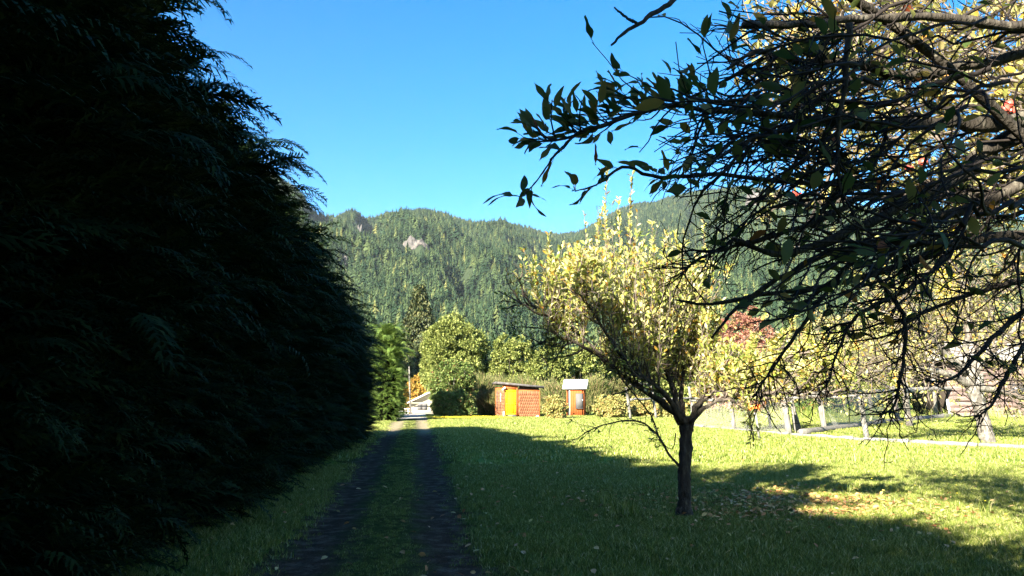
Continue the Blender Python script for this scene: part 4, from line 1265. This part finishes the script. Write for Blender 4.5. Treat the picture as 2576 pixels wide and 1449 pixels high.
top_px = np.array([(1250, 770), (1300, 720), (1335, 650), (1380, 590), (1410, 650), (1450, 615), (1490, 600), (1530, 425), (1560, 470), (1590, 440), (1620, 540), (1660, 560), (1740, 590), (1765, 720), (1790, 855), (1850, 885), (1950, 880), (2100, 885), (2180, 920)], float)
env = lambda x_: np.interp(1288 + x_ / 10.5 * FPX, top_px[:, 0], [EYE + (990 - q) / FPX * 10.5 for q in top_px[:, 1]])
# secondary branches
wgt = np.array([3, 1.2, 3, 3, 4.5, 3, 3, 3.5, 0, 0, 0]); wgt /= wgt.sum()
idx = rng.choice(len(scaf), 190, p=wgt)
S_, D_ = [], []
for i in idx:
    j = rng.integers(5, 21); S_.append(scaf[i][j]); D_.append(norm(scaf[i][j] - scaf[i][j - 1]))
S_, D_ = np.array(S_), np.array(D_)
sec = grow(S_, side_dir(D_, rng.uniform(.5, 1.2, len(S_)), (0, 0, .25)), rng.uniform(.35, .85, len(S_)), 7, .22, (0, 0, .04))
# upright shoots up to the crown outline
allp = np.concatenate([sec.reshape(-1, 3), np.concatenate([s_[6:] for s_ in scaf[:8]])])
si = rng.integers(0, len(allp), 640); S2 = allp[si]
zt_ = env(S2[:, 0]) - .25 * np.abs(S2[:, 1] - 10.5) ** 1.5
Lup = np.clip((zt_ - S2[:, 2]) * rng.uniform(.55, 1.02, len(S2)), .12, 1.6)
D2 = np.stack([rng.normal(0, .28, len(S2)), rng.normal(0, .3, len(S2)), np.ones(len(S2))], 1)
keep = (1288 + S2[:, 0] / S2[:, 1] * FPX > 1345)
S2, D2, Lup = S2[keep], D2[keep], Lup[keep]
up_ = grow(S2, D2, Lup, 8, .07, (0, 0, .04))
# a few tall leaders: the spires seen on top
SP = [(1530, 412, 700, 10.4), (1590, 440, 700, 10.7), (1380, 588, 760, 10.3), (1450, 615, 760, 10.5), (1480, 640, 800, 10.0), (1640, 560, 760, 10.9), (1770, 545, 800, 11.2), (1555, 500, 760, 10.2), (1345, 650, 790, 10.4), (1700, 590, 800, 10.6), (1515, 520, 740, 10.9)]
sp = np.stack([resample([P(a_ + rng.normal(0, 6), c_, y_), P(a_ + rng.normal(0, 10), (b_ + c_) / 2, y_ + .05), P(a_, b_, y_)], 8) for a_, b_, c_, y_ in SP])
tw = Acc()
tw.tubes(sec - loc1, np.linspace(.014, .005, 7)[None] * rng.uniform(.7, 1.4, (len(sec), 1)), 5)
tw.tubes(up_ - loc1, np.linspace(.006, .0025, 8)[None] * np.ones((len(up_), 1)), 4)
tw.tubes(sp - loc1, np.linspace(.009, .003, 8)[None] * np.ones((len(sp), 1)), 4)
# crooked little spurs
p_, t_, _, _ = pick(sec, 1500); spur = grow(p_, side_dir(t_, rng.uniform(.7, 1.5, 1500)), rng.uniform(.06, .25, 1500), 5, .4, (0, 0, .05))
p_, t_, _, _ = pick(scafA[:8], 700, .25); spur2 = grow(p_, side_dir(t_, rng.uniform(.7, 1.5, 700)), rng.uniform(.08, .35, 700), 5, .4, (0, 0, -.02))
spur = np.concatenate([spur, spur2])
tw.tubes(spur - loc1, np.linspace(.005, .002, 5)[None] * np.ones((len(spur), 1)), 3, cap=False)
low = grow(*[np.repeat(q, 1, 0) for q in (lambda r_: (r_[0], side_dir(r_[1], rng.uniform(.5, 1.1, 60), (0, 0, .1))))(pick(scafA[8:10], 60, .2))], rng.uniform(.12, .4, 60), 6, .25, (0, 0, .02))
tw.tubes(low - loc1, np.linspace(.005, .002, 6)[None] * np.ones((60, 1)), 3, cap=False)
tw.build("twigs", M_twig, T1, kind='stuff')
# leaves
lf = Acc()
def leaf_set(paths, K, t0, t1, L=(.05, .085), upb=.35, acc=lf, off=None, rad=.0):
    p_, t_, _, _ = pick(paths, K, t0, t1)
    d_ = side_dir(t_, rng.uniform(.4, 1.3, K), (0, 0, upb))
    p_ = p_ + d_ * rad * rng.uniform(0, 1, (K, 1))
    u_ = norm(rng.normal(0, .5, (K, 3)) + [0, 0, 1])
    l_ = rng.uniform(*L, K)
    acc.leaves(p_ - off, d_, u_, l_, l_ * rng.uniform(.38, .55, K), droop=.3, fold=.35)
    return p_, d_, u_, l_
leaf_set(up_, 17500, .05, 1, L=(.052, .09), off=loc1, rad=.035)
leaf_set(sp, 900, .1, 1, off=loc1, upb=.6, rad=.02)
leaf_set(sec, 3500, .2, 1, off=loc1, rad=.08)
leaf_set(spur, 1100, .3, 1, off=loc1)
lf.build("foliage", M_apple_leaf, T1, kind='stuff')
lm1 = single_leaf_meshes(M_apple_leaf, .085, .038)
p_, t_, _, _ = pick(np.concatenate([up_[:, :], ]), 200, .5, 1.0)
# nearest shoots carry the leaves built one by one
order = np.argsort(p_[:, 1])
dd_ = side_dir(t_, rng.uniform(.5, 1.2, 200), (0, 0, .35))
for i in range(200): place_leaf(lm1[i % 5], T1, p_[i], dd_[i], norm(np.array([rng.normal(0, .4), rng.normal(0, .4), 1])), rng.uniform(.8, 1.2))
p_, t_, _, _ = pick(low, 90, .2, 1.0); dd_ = side_dir(t_, rng.uniform(.5, 1.2, 90), (0, 0, .1))
for i in range(90): place_leaf(lm1[i % 5], T1, p_[i], dd_[i], norm(np.array([rng.normal(0, .4), rng.normal(0, .4), 1])), rng.uniform(.7, 1.1))


# ---- apple trees farther back
def orchard_tree(base_px, base_py, limbs, label, seed, ntw=380, nleaf=5200, mat=M_apple_leaf, trunk_pts=None, r0=.2, Y=None, env_top=None, bark=M_bark_light, twm=M_twig):
    g_ = GP(base_px, base_py); Yd = g_[1] if Y is None else Y; sc_ = Yd / FPX
    o_ = thing("apple_tree", (g_[0], Yd, 0), label, "tree"); lc = np.array([g_[0], Yd, 0])
    tp = resample([P(a_, b_, Yd) for a_, b_ in trunk_pts], 14); tp[0][2] = -.05
    bark_tube(tp - lc, np.linspace(r0, r0 * .7, 14), amp=.3, seed=seed).build("trunk", bark, o_, True)
    ls = []
    for pl_, dy in limbs:
        q = px_limb(pl_, Yd, Yd + dy, 18); q += rng.normal(0, .03, q.shape) * np.linspace(0, 1, 18)[:, None]
        ls.append(q); Acc().tubes(q - lc, np.linspace(r0 * .55, .02, 18), 7).build("limb", bark, o_, True)
    la = np.stack(ls)
    p_, t_, _, _ = pick(la, ntw, .2, 1)
    s2 = grow(p_, side_dir(t_, rng.uniform(.5, 1.3, ntw), (0, 0, .25)), rng.uniform(.6, 1.9, ntw), 7, .2, (0, 0, -.01))
    p_, t_, _, _ = pick(s2, ntw * 4, .2, 1)
    s3 = grow(p_, side_dir(t_, rng.uniform(.5, 1.3, ntw * 4), (0, 0, .1)), rng.uniform(.3, .8, ntw * 4), 5, .25)
    A = Acc(); A.tubes(s2 - lc, np.linspace(.022, .006, 7)[None] * np.ones((ntw, 1)), 4, cap=False)
    A.tubes(s3 - lc, np.linspace(.009, .004, 5)[None] * np.ones((ntw * 4, 1)), 3, cap=False)
    A.build("twigs", twm, o_, kind='stuff')
    A = Acc(); leaf_set(s3, nleaf, .1, 1, L=(.10, .17), acc=A, off=lc, rad=.15)
    A.build("foliage", mat, o_, kind='stuff')
    return o_


orchard_tree(2488, 1116, [([(2440, 960), (2400, 900), (2330, 850), (2250, 800), (2180, 760)], 1.0), ([(2440, 960), (2430, 880), (2440, 780), (2420, 700), (2380, 640)], .5),
                          ([(2440, 965), (2480, 900), (2540, 840), (2620, 760), (2700, 700)], -.5), ([(2445, 970), (2380, 940), (2300, 925), (2220, 930), (2150, 945)], -1.2),
                          ([(2450, 975), (2520, 985), (2600, 1010), (2700, 1020)], 1.0), ([(2440, 960), (2480, 820), (2520, 720), (2560, 650)], 1.5), ([(2430, 940), (2350, 860), (2300, 790), (2290, 720)], -1.5)],
             "old pale-barked apple tree with a thick leaning trunk beside the front fence", 3, 420, 6500, M_lit_leaf, [(2488, 1116), (2478, 1080), (2465, 1030), (2450, 990), (2435, 950)], .235)
orchard_tree(2290, 1075, [([(2270, 980), (2220, 900), (2150, 850), (2080, 830)], 1.0), ([(2270, 980), (2280, 880), (2260, 800), (2230, 740)], .5), ([(2270, 985), (2330, 900), (2380, 820), (2420, 770)], -.5),
                          ([(2270, 990), (2200, 960), (2120, 950), (2050, 955)], -1.0)],
             "spreading apple tree standing inside the paddock, yellow leaves above the posts", 4, 320, 5200, M_lit_leaf, [(2290, 1075), (2285, 1050), (2278, 1010), (2270, 980)], .16)
orchard_tree(2010, 1100, [([(1990, 1010), (1950, 965), (1910, 940), (1870, 925)], .5), ([(1990, 1010), (2010, 960), (2020, 920), (2030, 900)], 1), ([(1990, 1010), (2050, 960), (2110, 930), (2180, 900)], .5), ([(1990, 1015), (1930, 985), (1870, 980)], -1)],
             "low golden apple tree behind the front fence, right of the middle tree", 5, 260, 4200, M_apple_leaf, [(2010, 1085), (2004, 1060), (1996, 1030), (1990, 1010)], .12, Y=33)

# ---- near apple tree overhanging from the right, mostly in the hedge's shade
nt_base = np.array([3.35, 3.6, 0.0])
T2 = thing("apple_tree", tuple(nt_base), "near apple tree whose dark tangled branches hang in from the upper right", "tree")
Tt = np.array([3.2, 3.55, 1.75])
Acc().tubes(resample([nt_base - [0, 0, .05], nt_base + [-.03, 0, .6], nt_base + [-.1, 0, 1.2], Tt], 14) - nt_base, np.linspace(.17, .13, 14), 12).build("trunk", M_bark, T2, True)
# (pixel polyline from right to left, depth start, depth end, radius start, end, off-frame lead)
NL = [([(2760, 240), (2576, 300), (2440, 312), (2250, 316), (2080, 312), (1960, 330)], 3.3, 2.8, .040, .014),
      ([(2700, 250), (2570, 330), (2480, 385), (2400, 450), (2250, 525), (2100, 600), (1960, 640), (1840, 600)], 3.3, 2.9, .042, .008),
      ([(2250, 316), (2080, 300), (1900, 285), (1790, 280), (1690, 264), (1570, 298), (1480, 327), (1420, 350), (1330, 357)], 2.9, 2.6, .016, .003),
      ([(1450, 338), (1400, 385), (1350, 455), (1312, 496)], 2.65, 2.6, .004, .0022),
      ([(2200, 470), (2000, 460), (1800, 440), (1650, 445), (1570, 420), (1500, 465), (1447, 481)], 3.0, 2.7, .012, .002),
      ([(2760, 60), (2576, 66), (2400, 50), (2200, 42), (2050, 60), (1868, 60)], 3.0, 2.5, .024, .011),
      ([(1900, -160), (1760, -50), (1690, 0), (1640, 40), (1580, 76), (1538, 114)], 2.6, 2.5, .014, .004),
      ([(1600, 58), (1570, 40), (1545, 18)], 2.5, 2.5, .006, .003),
      ([(2750, 560), (2576, 590), (2450, 598), (2330, 640), (2200, 690), (2080, 720), (1920, 740), (1790, 765), (1700, 755)], 3.6, 3.1, .026, .004),
      ([(2700, 400), (2500, 500), (2330, 560), (2200, 610), (2080, 640), (1960, 700), (1850, 780), (1790, 850)], 3.4, 3.0, .028, .004),
      ([(2200, 480), (2080, 545), (1950, 590), (1840, 620), (1760, 650), (1706, 698)], 3.1, 2.8, .014, .003),
      ([(2720, 100), (2500, 150), (2300, 190), (2150, 160), (2000, 150), (1900, 130), (1830, 175)], 3.1, 2.6, .026, .006),
      ([(2140, 60), (2125, 200), (2108, 330), (2110, 440), (2125, 520)], 2.3, 2.4, .010, .004),
      ([(2150, 640), (2060, 760), (1990, 860), (1940, 930), (1895, 1000)], 3.0, 2.9, .010, .003),
      ([(2200, 690), (2270, 790), (2275, 880), (2262, 960), (2250, 1020), (2212, 1048)], 3.1, 3.0, .010, .003),
      ([(2400, 620), (2300, 720), (2160, 790), (2110, 880), (2085, 960)], 3.3, 3.1, .012, .003),
      ([(2700, 700), (2576, 780), (2480, 870), (2400, 950), (2330, 960)], 3.4, 3.2, .016, .003),
      ([(2700, 800), (2600, 850), (2540, 930), (2500, 1010), (2460, 1050)], 3.3, 3.2, .014, .003),
      ([(2780, 640), (2576, 700), (2440, 740), (2300, 800), (2240, 870)], 3.7, 3.4, .018, .003)]
near_paths = []
def lead(p0):
    return [Tt + (p0 - Tt) * f + np.array([0, 0, .25 * math.sin(f * 3.14)]) for f in (0, .33, .66)]
for i, (pl_, y0, y1, r0, r1) in enumerate(NL):
    q = px_limb(pl_, y0, y1, 26)
    q = q + rng.normal(0, .3, q.shape) * np.linspace(r0, r1, 26)[:, None]
    near_paths.append(q)
    if pl_[0][0] > 2600 or pl_[0][0] == 1900:
        ld = resample(lead(q[0]) + [q[0]], 12); qq = np.concatenate([ld[:-1], q])
        rr0 = np.concatenate([np.linspace(r0 * 1.5 + .01, r0, len(ld) - 1), np.linspace(r0, r1, 26)])
    else: qq, rr0 = q, np.linspace(r0, r1, 26)
    rr0 = rr0 * (1 + rng.normal(0, .10, len(qq)))
    Acc().tubes(qq - nt_base, rr0, 7).build("limb", M_bark, T2, True)
def low_ok(p, slack=0):
    px_ = 1288 + p[..., 0] / p[..., 1] * FPX; py_ = 990 - (p[..., 2] - EYE) / p[..., 1] * FPX
    return ((py_ < np.interp(px_, [1500, 1650, 1800, 2000, 2200, 2576], [640, 720, 840, 960, 1020, 1060]) + slack) & (px_ > 1640)).all(-1)
# many long whippy branches sloping from upper right to lower left
starts, dirs, lens = [], [], []
NB = 52
bp, br = [], []
for i in range(NB):
    x0_ = rng.uniform(2050, 2900); y0_ = rng.uniform(-150, 620) if x0_ > 2300 else rng.uniform(-150, 420)
    Yd = rng.uniform(2.3, 4.2); L_ = rng.uniform(300, 760); sl = rng.uniform(.05, .62)
    xe = x0_ - L_; 
    lim = np.interp(xe, [1500, 1700, 1900, 2200], [200, 480, 640, 850])
    pts_ = [(x0_, y0_), (x0_ - L_ * .33, y0_ + L_ * .33 * sl * .7 + rng.normal(0, 14)), (x0_ - L_ * .66, y0_ + L_ * .66 * sl + rng.normal(0, 20)), (xe, y0_ + L_ * sl * 1.25 + rng.normal(0, 25))]
    if xe < 1640: continue
    if xe < 1800 and (pts_[-1][1] < 170 or pts_[-1][1] > 640): continue
    if max(q_[1] - np.interp(q_[0], [1640, 1900, 2200, 2576, 2900], [560, 640, 720, 800, 800]) for q_ in pts_) > 0: continue
    bp.append(px_limb(pts_, Yd, Yd - rng.uniform(0, .5), 14) + rng.normal(0, .012, (14, 3)))
    br.append(np.linspace(rng.uniform(.005, .012), .0025, 14))
bp, br = np.array(bp), np.array(br)
tw = Acc(); tw.tubes(bp - nt_base, br, 5)
scN = np.stack([resample(q, 14) for q in near_paths])
drop = (6, 7)
bare = np.stack([scN[i] for i in range(len(scN)) if i not in (2, 3, 4, 6, 7)])
allb = np.concatenate([bp, bp, bare, bare])
lr = np.array([-.55, 0, -.22])
K = 500
p_, t_, _, _ = pick(allb, K, .1, 1)
s2 = grow(p_, side_dir(t_, rng.uniform(.3, 1.0, K), lr * .8), rng.uniform(.15, .6, K), 8, .17, (-.03, 0, -.015))
s2 = s2[low_ok(s2, -90)]
tw.tubes(s2 - nt_base, np.linspace(.0048, .002, 8)[None] * rng.uniform(.7, 1.5, (len(s2), 1)), 4, cap=False)
K = 2300
p_, t_, _, _ = pick(np.concatenate([s2, s2, s2]), K, .1, 1)
s3 = grow(p_, side_dir(t_, rng.uniform(.5, 1.3, K), lr * .3), rng.uniform(.04, .2, K), 5, .28)
s3 = s3[low_ok(s3, -50)]
tw.tubes(s3 - nt_base, np.linspace(.0026, .0014, 5)[None] * np.ones((len(s3), 1)), 3, cap=False)
# spurs on hanging limbs
p_, t_, _, _ = pick(bare[-9:], 330, .1, 1); s4 = grow(p_, side_dir(t_, rng.uniform(.5, 1.3, 330), (-.1, 0, -.1)), rng.uniform(.06, .28, 330), 6, .28, (0, 0, .0))
tw.tubes(s4 - nt_base, np.linspace(.0034, .0016, 6)[None] * np.ones((330, 1)), 3, cap=False)
p_, t_, _, _ = pick(s4, 450, .2, 1); s8 = grow(p_, side_dir(t_, rng.uniform(.6, 1.3, 450)), rng.uniform(.03, .12, 450), 4, .35)
tw.tubes(s8 - nt_base, np.linspace(.002, .0012, 4)[None] * np.ones((450, 1)), 3, cap=False)
leafy = np.stack([scN[2], scN[3], scN[4]])
p_, t_, _, _ = pick(scN[2][None], 26, .45, .98); s5 = grow(p_, side_dir(t_, rng.uniform(.5, 1.2, 26), (-.3, 0, .5)), rng.uniform(.05, .2, 26), 5, .15, (0, 0, .08))
p_, t_, _, _ = pick(scN[2][None], 26, .2, .6); s6 = grow(p_, side_dir(t_, rng.uniform(.5, 1.2, 26), (-.4, 0, .2)), rng.uniform(.1, .4, 26), 5, .15, (0, 0, .05))
# a leafy upright spray left of the tangle
s7 = np.stack([px_limb([(1790, 300), (1740, 250), (1712, 190), (1700, 105)], 2.7, 2.6, 5), px_limb([(1800, 260), (1790, 200), (1772, 130), (1765, 95)], 2.7, 2.6, 5), px_limb([(1900, 200), (1850, 165), (1830, 110), (1835, 60)], 2.7, 2.6, 5),
               px_limb([(1850, 420), (1780, 400), (1720, 380), (1650, 350)], 2.8, 2.7, 5), px_limb([(1880, 500), (1800, 480), (1730, 500), (1660, 470)], 2.8, 2.7, 5), px_limb([(1900, 540), (1850, 600), (1800, 640), (1780, 700)], 2.8, 2.7, 5)])
s5 = np.concatenate([s5, s6, s7])
tw.tubes(s5 - nt_base, np.linspace(.0035, .0018, 5)[None] * np.ones((len(s5), 1)), 4, cap=False)
tw.build("twigs", M_twig_shaded, T2, kind='stuff')
lf2 = Acc()
leaf_set(s3, 750, .3, 1, L=(.05, .08), acc=lf2, off=nt_base)
leaf_set(s2, 350, .3, 1, L=(.055, .085), acc=lf2, off=nt_base, rad=.03)
lf2.build("foliage", M_shaded_leaf, T2, kind='stuff')
lmN = single_leaf_meshes(M_shaded_leaf, .078, .035)
def rosette(paths, K, t0, t1, upv):
    p_, t_, _, _ = pick(paths, K, t0, t1); dd_ = side_dir(t_, rng.uniform(.3, 1.2, K), upv)
    for i in range(K): place_leaf(lmN[rng.integers(0, 5)], T2, p_[i], dd_[i], norm(rng.normal(0, .6, 3) + [0, -.3, .8]), rng.uniform(.75, 1.2))
rosette(s5, 135, .4, 1.0, (-.1, 0, .45))
rosette(scN[2][None], 26, .45, 1.0, (-.2, 0, .6))
rosette(scN[3][None], 5, .3, 1.0, (0, 0, .3)); rosette(scN[4][None], 16, .4, 1.0, (0, 0, .3))
pe = scN[3][-1]
for dx_, dz_, s_ in ((-1, .25, 1.25), (-.9, .15, 1.1), (.1, .9, .9), (.9, .25, .8)): place_leaf(lmN[2], T2, pe, np.array([dx_, 0, dz_]), norm(np.array([.1, -.5, .9])), s_)
pe = scN[4][-1]
for dx_, dz_, s_ in ((-.8, .5, .8), (-.2, 1, .9)): place_leaf(lmN[2], T2, pe, np.array([dx_, 0, dz_]), norm(np.array([.1, -.5, .9])), s_)

# ---- sunlit far side of the same crown: lit leaves and shoots behind the dark tangle
S_ = np.stack([rng.uniform(2.0, 6.0, 520), rng.uniform(4.6, 7.6, 520), rng.uniform(1.8, 4.9, 520)], 1)
pxs = 1288 + S_[:, 0] / S_[:, 1] * FPX; pys = 990 - (S_[:, 2] - EYE) / S_[:, 1] * FPX
okm = (pxs > 1930) & (pys < np.interp(pxs, [1900, 2100, 2400, 2700], [330, 420, 520, 560])) & (S_[:, 2] > 2.0)
S_ = S_[okm]
D_ = norm(np.stack([rng.normal(-.4, .5, len(S_)), rng.normal(.1, .5, len(S_)), rng.normal(.35, .45, len(S_))], 1))
fr = grow(S_, D_, rng.uniform(.5, 1.3, len(S_)), 8, .16)
px2 = 1288 + fr[:, -1, 0] / fr[:, -1, 1] * FPX
fr = fr[px2 > 1880]
tw = Acc(); tw.tubes(fr - nt_base, np.linspace(.012, .004, 8)[None] * np.ones((len(fr), 1)), 4, cap=False)
K = 2600
p_, t_, _, _ = pick(fr, K, .1, 1); f2 = grow(p_, side_dir(t_, rng.uniform(.5, 1.3, K)), rng.uniform(.08, .4, K), 5, .25)
tw.tubes(f2 - nt_base, np.linspace(.004, .002, 5)[None] * np.ones((K, 1)), 3, cap=False)
# scaffold limbs carrying them
sc2 = [resample([Tt, Tt + [.3, .9, .9], Tt + [.1 + e, 2.2, 1.4 + .2 * e], Tt + [-.6 + 1.2 * e, 3.4, 1.6 + .3 * e]], 16) for e in (-.1, .5, 1.1)]
for q in sc2: Acc().tubes(q - nt_base, np.linspace(.07, .02, 16), 7).build("limb", M_bark, T2, True)
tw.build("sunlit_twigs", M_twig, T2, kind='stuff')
lf3 = Acc(); leaf_set(f2, 10500, .1, 1, L=(.055, .095), acc=lf3, off=nt_base, rad=.04); leaf_set(fr, 2500, .1, 1, L=(.055, .095), acc=lf3, off=nt_base, rad=.06)
lf3.build("sunlit_foliage", M_lit_leaf, T2, kind='stuff')
# red apples
def ball(r_, NU=10, NV=7):
    V = [[r_ * math.cos((j / (NV - 1) - .5) * math.pi) * math.cos(i / NU * 6.2832), r_ * math.cos((j / (NV - 1) - .5) * math.pi) * math.sin(i / NU * 6.2832), r_ * .92 * math.sin((j / (NV - 1) - .5) * math.pi) - (.12 * r_ if j in (0, NV - 1) else 0) * (-1 if j == 0 else 1)] for j in range(NV) for i in range(NU)]
    return Acc().add(V, [[j * NU + i, j * NU + (i + 1) % NU, (j + 1) * NU + (i + 1) % NU, (j + 1) * NU + i] for j in range(NV - 1) for i in range(NU)]).mesh("apple", M_apple, True)
am = ball(.03)
for px, py, Yd in ((2322, 408, 5.0), (2288, 424, 5.2), (1998, 490, 5.2), (2010, 494, 5.3), (2540, 262, 4.6), (2528, 275, 4.6), (2544, 280, 4.7)):
    link("apple", am, T2, loc=tuple(P(px, py, Yd) - nt_base))


# ------------------------------------------------------------------ grass
def clump(nb, hmin, hmax, seed, w=.006, spread=.06, lean=.45):
    rg = np.random.default_rng(seed); A = Acc()
    b = np.concatenate([rg.normal(0, spread, (nb, 2)), np.zeros((nb, 1))], 1)
    h = rg.uniform(hmin, hmax, nb); an = rg.uniform(0, 6.28, nb)
    ld = np.stack([np.cos(an), np.sin(an), 0 * an], 1) * (rg.uniform(.1, lean * 2, nb) * h)[:, None]
    a2 = rg.uniform(0, 6.28, nb); s_ = np.stack([np.cos(a2), np.sin(a2), 0 * a2], 1) * w
    m_ = b + ld * .35 + [0, 0, 1] * (h * .6)[:, None]; e = b + ld + [0, 0, 1] * (h * .92)[:, None]
    V = np.stack([b - s_, b + s_, m_ - s_ * .8, m_ + s_ * .8, e], 1)
    o = np.arange(nb)[:, None] * 5
    A.add(V, o + np.array([0, 1, 3, 2]), o + np.array([2, 3, 4]))
    return A


g_src = [src(clump(26, .02, .09, i, w=.0035), "grass_tuft", M_grass) for i in range(4)]
g_far = [src(clump(26, .03, .10, 10 + i, w=.009, spread=.13), "grass_tuft", M_grass) for i in range(3)]
g_tall = [src(clump(22, .10, .30, 20 + i, w=.004, spread=.05, lean=.3), "grass_tuft", M_grass) for i in range(3)]


def scatter(n_, y0, y1, power, keepf=None, xmin=None):
    y_ = y0 + (y1 - y0) * rng.random(n_) ** power
    half = y_ * .70 + 1.2
    x_ = rng.uniform(-1, 1, n_) * half
    m = (x_ > -3.6 - .1 * y_)
    if keepf is not None: m &= keepf(x_, y_)
    return x_[m], y_[m]


def trackmask(x_, y_):
    rt = rut(x_, y_)
    nz_ = fbm(x_ * 2.3, y_ * 1.1, 123, 3) - .5
    mid_ = (x_ > track_x(0, y_)) & (x_ < track_x(1, y_)) & (y_ < 48)
    return rng.random(len(x_)) > np.clip(rt * 1.15 + nz_ * 1.3, 0, .9) * (rt > .30) + .36 * mid_


def do_grass(name, n_, y0, y1, power, srcs, smin, smax, label, keepf=trackmask):
    x_, y_ = scatter(n_, y0, y1, power, keepf)
    sz = rng.uniform(smin, smax, len(x_)) * (.65 + .8 * fbm(x_ * .6, y_ * .6, 91, 3)) * (.6 + .8 * fbm(x_ * 2.2, y_ * 2.2, 92, 2))
    between = (x_ > track_x(0, y_) - .2) & (x_ < track_x(1, y_) + .3) & (y_ < 50)
    sz = np.where(between, sz * .54, sz) * (1 - .30 * np.exp(-((x_ + .37 + .121 * y_) / 2.3) ** 4))
    onroad = (y_ > 47) & (np.abs(x_ + .36 + .121 * y_) < 1.1 + 2 * smooth(60, 80, y_))
    x_, y_, sz = x_[~onroad], y_[~onroad], sz[~onroad]
    z_ = gz(x_, y_) - .035 * rut(x_, y_) + .006
    points_gn(name, np.stack([x_, y_, z_], 1), np.stack([0 * x_, 0 * x_, rng.uniform(0, 6.28, len(x_))], 1), np.stack([sz, sz, sz], 1), srcs, kind='stuff', label=label, cat="grass")


do_grass("lawn_grass", 60000, 4.5, 18, .75, g_src, .7, 1.25, "short green grass of the near lawn")
do_grass("meadow_grass", 70000, 16, 60, .62, g_far, .7, 1.2, "sunlit yellow-green grass of the far meadow")
do_grass("tall_grass", 1800, 8, 48, .8, g_tall, .6, 1.1, "scattered taller grass tufts in the lawn", keepf=lambda x_, y_: (fbm(x_ * .35, y_ * .35, 17, 2) > .56) & (x_ > 0))
do_grass("fence_grass", 900, 46, 60, 1, g_tall, 1.5, 3.2, "dry taller grass along the far bushes", keepf=lambda x_, y_: (y_ > 50 + .0 * x_) & (x_ > 14))

# fallen leaves below the apple tree and scattered
def ground_leaves(name, x_, y_, mat, L, label, lift=.02, cat="leaves"):
    z_ = gz(x_, y_) + lift + rng.uniform(0, .03, len(x_)); K = len(x_)
    an = rng.uniform(0, 6.28, K)
    A = Acc(); A.leaves(np.stack([x_, y_, z_], 1), np.stack([np.cos(an), np.sin(an), rng.normal(0, .3, K)], 1), norm(rng.normal(0, .35, (K, 3)) + [0, 0, 1]), L * rng.uniform(.7, 1.3, K), L * .55 * rng.uniform(.7, 1.3, K), fold=.3, droop=.1)
    return A.build(name, mat, None, kind='stuff', label=label, cat=cat)


n_ = 2300
x_ = np.concatenate([rng.normal(3.9, 1.1, n_), rng.uniform(-1, 9, 420), rng.uniform(-3.6, 0.5, 60)]); y_ = np.concatenate([rng.normal(11.6, 1.0, n_), rng.uniform(6.5, 22, 420), rng.uniform(6.5, 14, 60)])
ground_leaves("fallen_leaves", x_, y_, M_fallen, .08, "brown and orange leaves fallen around the middle apple tree", lift=.045)
x_ = np.concatenate([rng.uniform(8, 22, 260), rng.uniform(2, 10, 50)]); y_ = np.concatenate([rng.uniform(22, 44, 260), rng.uniform(9, 22, 50)])
def dandelions(name, x_, y_, h, r_, label):
    A = Acc(); K = len(x_); z_ = gz(x_, y_)
    hh = h * rng.uniform(.7, 1.3, K)
    c_ = np.stack([x_, y_, z_ + hh], 1)
    an = np.arange(6) / 6 * 6.283
    ring = c_[:, None] + np.stack([np.cos(an), np.sin(an), 0 * an + .25], 1)[None] * r_
    V = np.concatenate([c_[:, None], ring, (c_ + [0, 0, r_ * .7])[:, None]], 1); o = np.arange(K)[:, None] * 8
    T = np.concatenate([o + np.array([0, 1 + (i + 1) % 6, 1 + i]) for i in range(6)] + [o + np.array([7, 1 + i, 1 + (i + 1) % 6]) for i in range(6)])
    A.add(V, None, T)
    return A.build(name, M_dandelion, None, kind='stuff', label=label, cat="flowers")
dandelions("dandelions", x_, y_, .12, .016, "yellow dandelions dotted over the lawn and the paddock")
dandelions("yellow_flowers", np.concatenate([rng.uniform(-5.9, 0, 900), rng.uniform(-5, -1, 300)]), np.concatenate([50.6 + rng.normal(0, .5, 900), 49.5 + rng.normal(0, .3, 300)]), .14, .035, "strip of small yellow flowers along the foot of the bushes")

# ------------------------------------------------------------------ air
hz_ = Acc().box((300, 1550, 340), (6400, 4700, 700))
hm = bpy.data.materials.new("air"); hm.use_nodes = True
hm.node_tree.nodes.clear()
vo = hm.node_tree.nodes.new("ShaderNodeVolumePrincipled"); out_ = hm.node_tree.nodes.new("ShaderNodeOutputMaterial")
vo.inputs["Color"].default_value = (.75, .88, 1, 1); vo.inputs["Density"].default_value = .000042; vo.inputs["Anisotropy"].default_value = .1
hm.node_tree.links.new(vo.outputs[0], out_.inputs["Volume"])
hz_.build("haze", hm, kind='stuff', label="thin blue daylight haze over the valley", cat="haze")
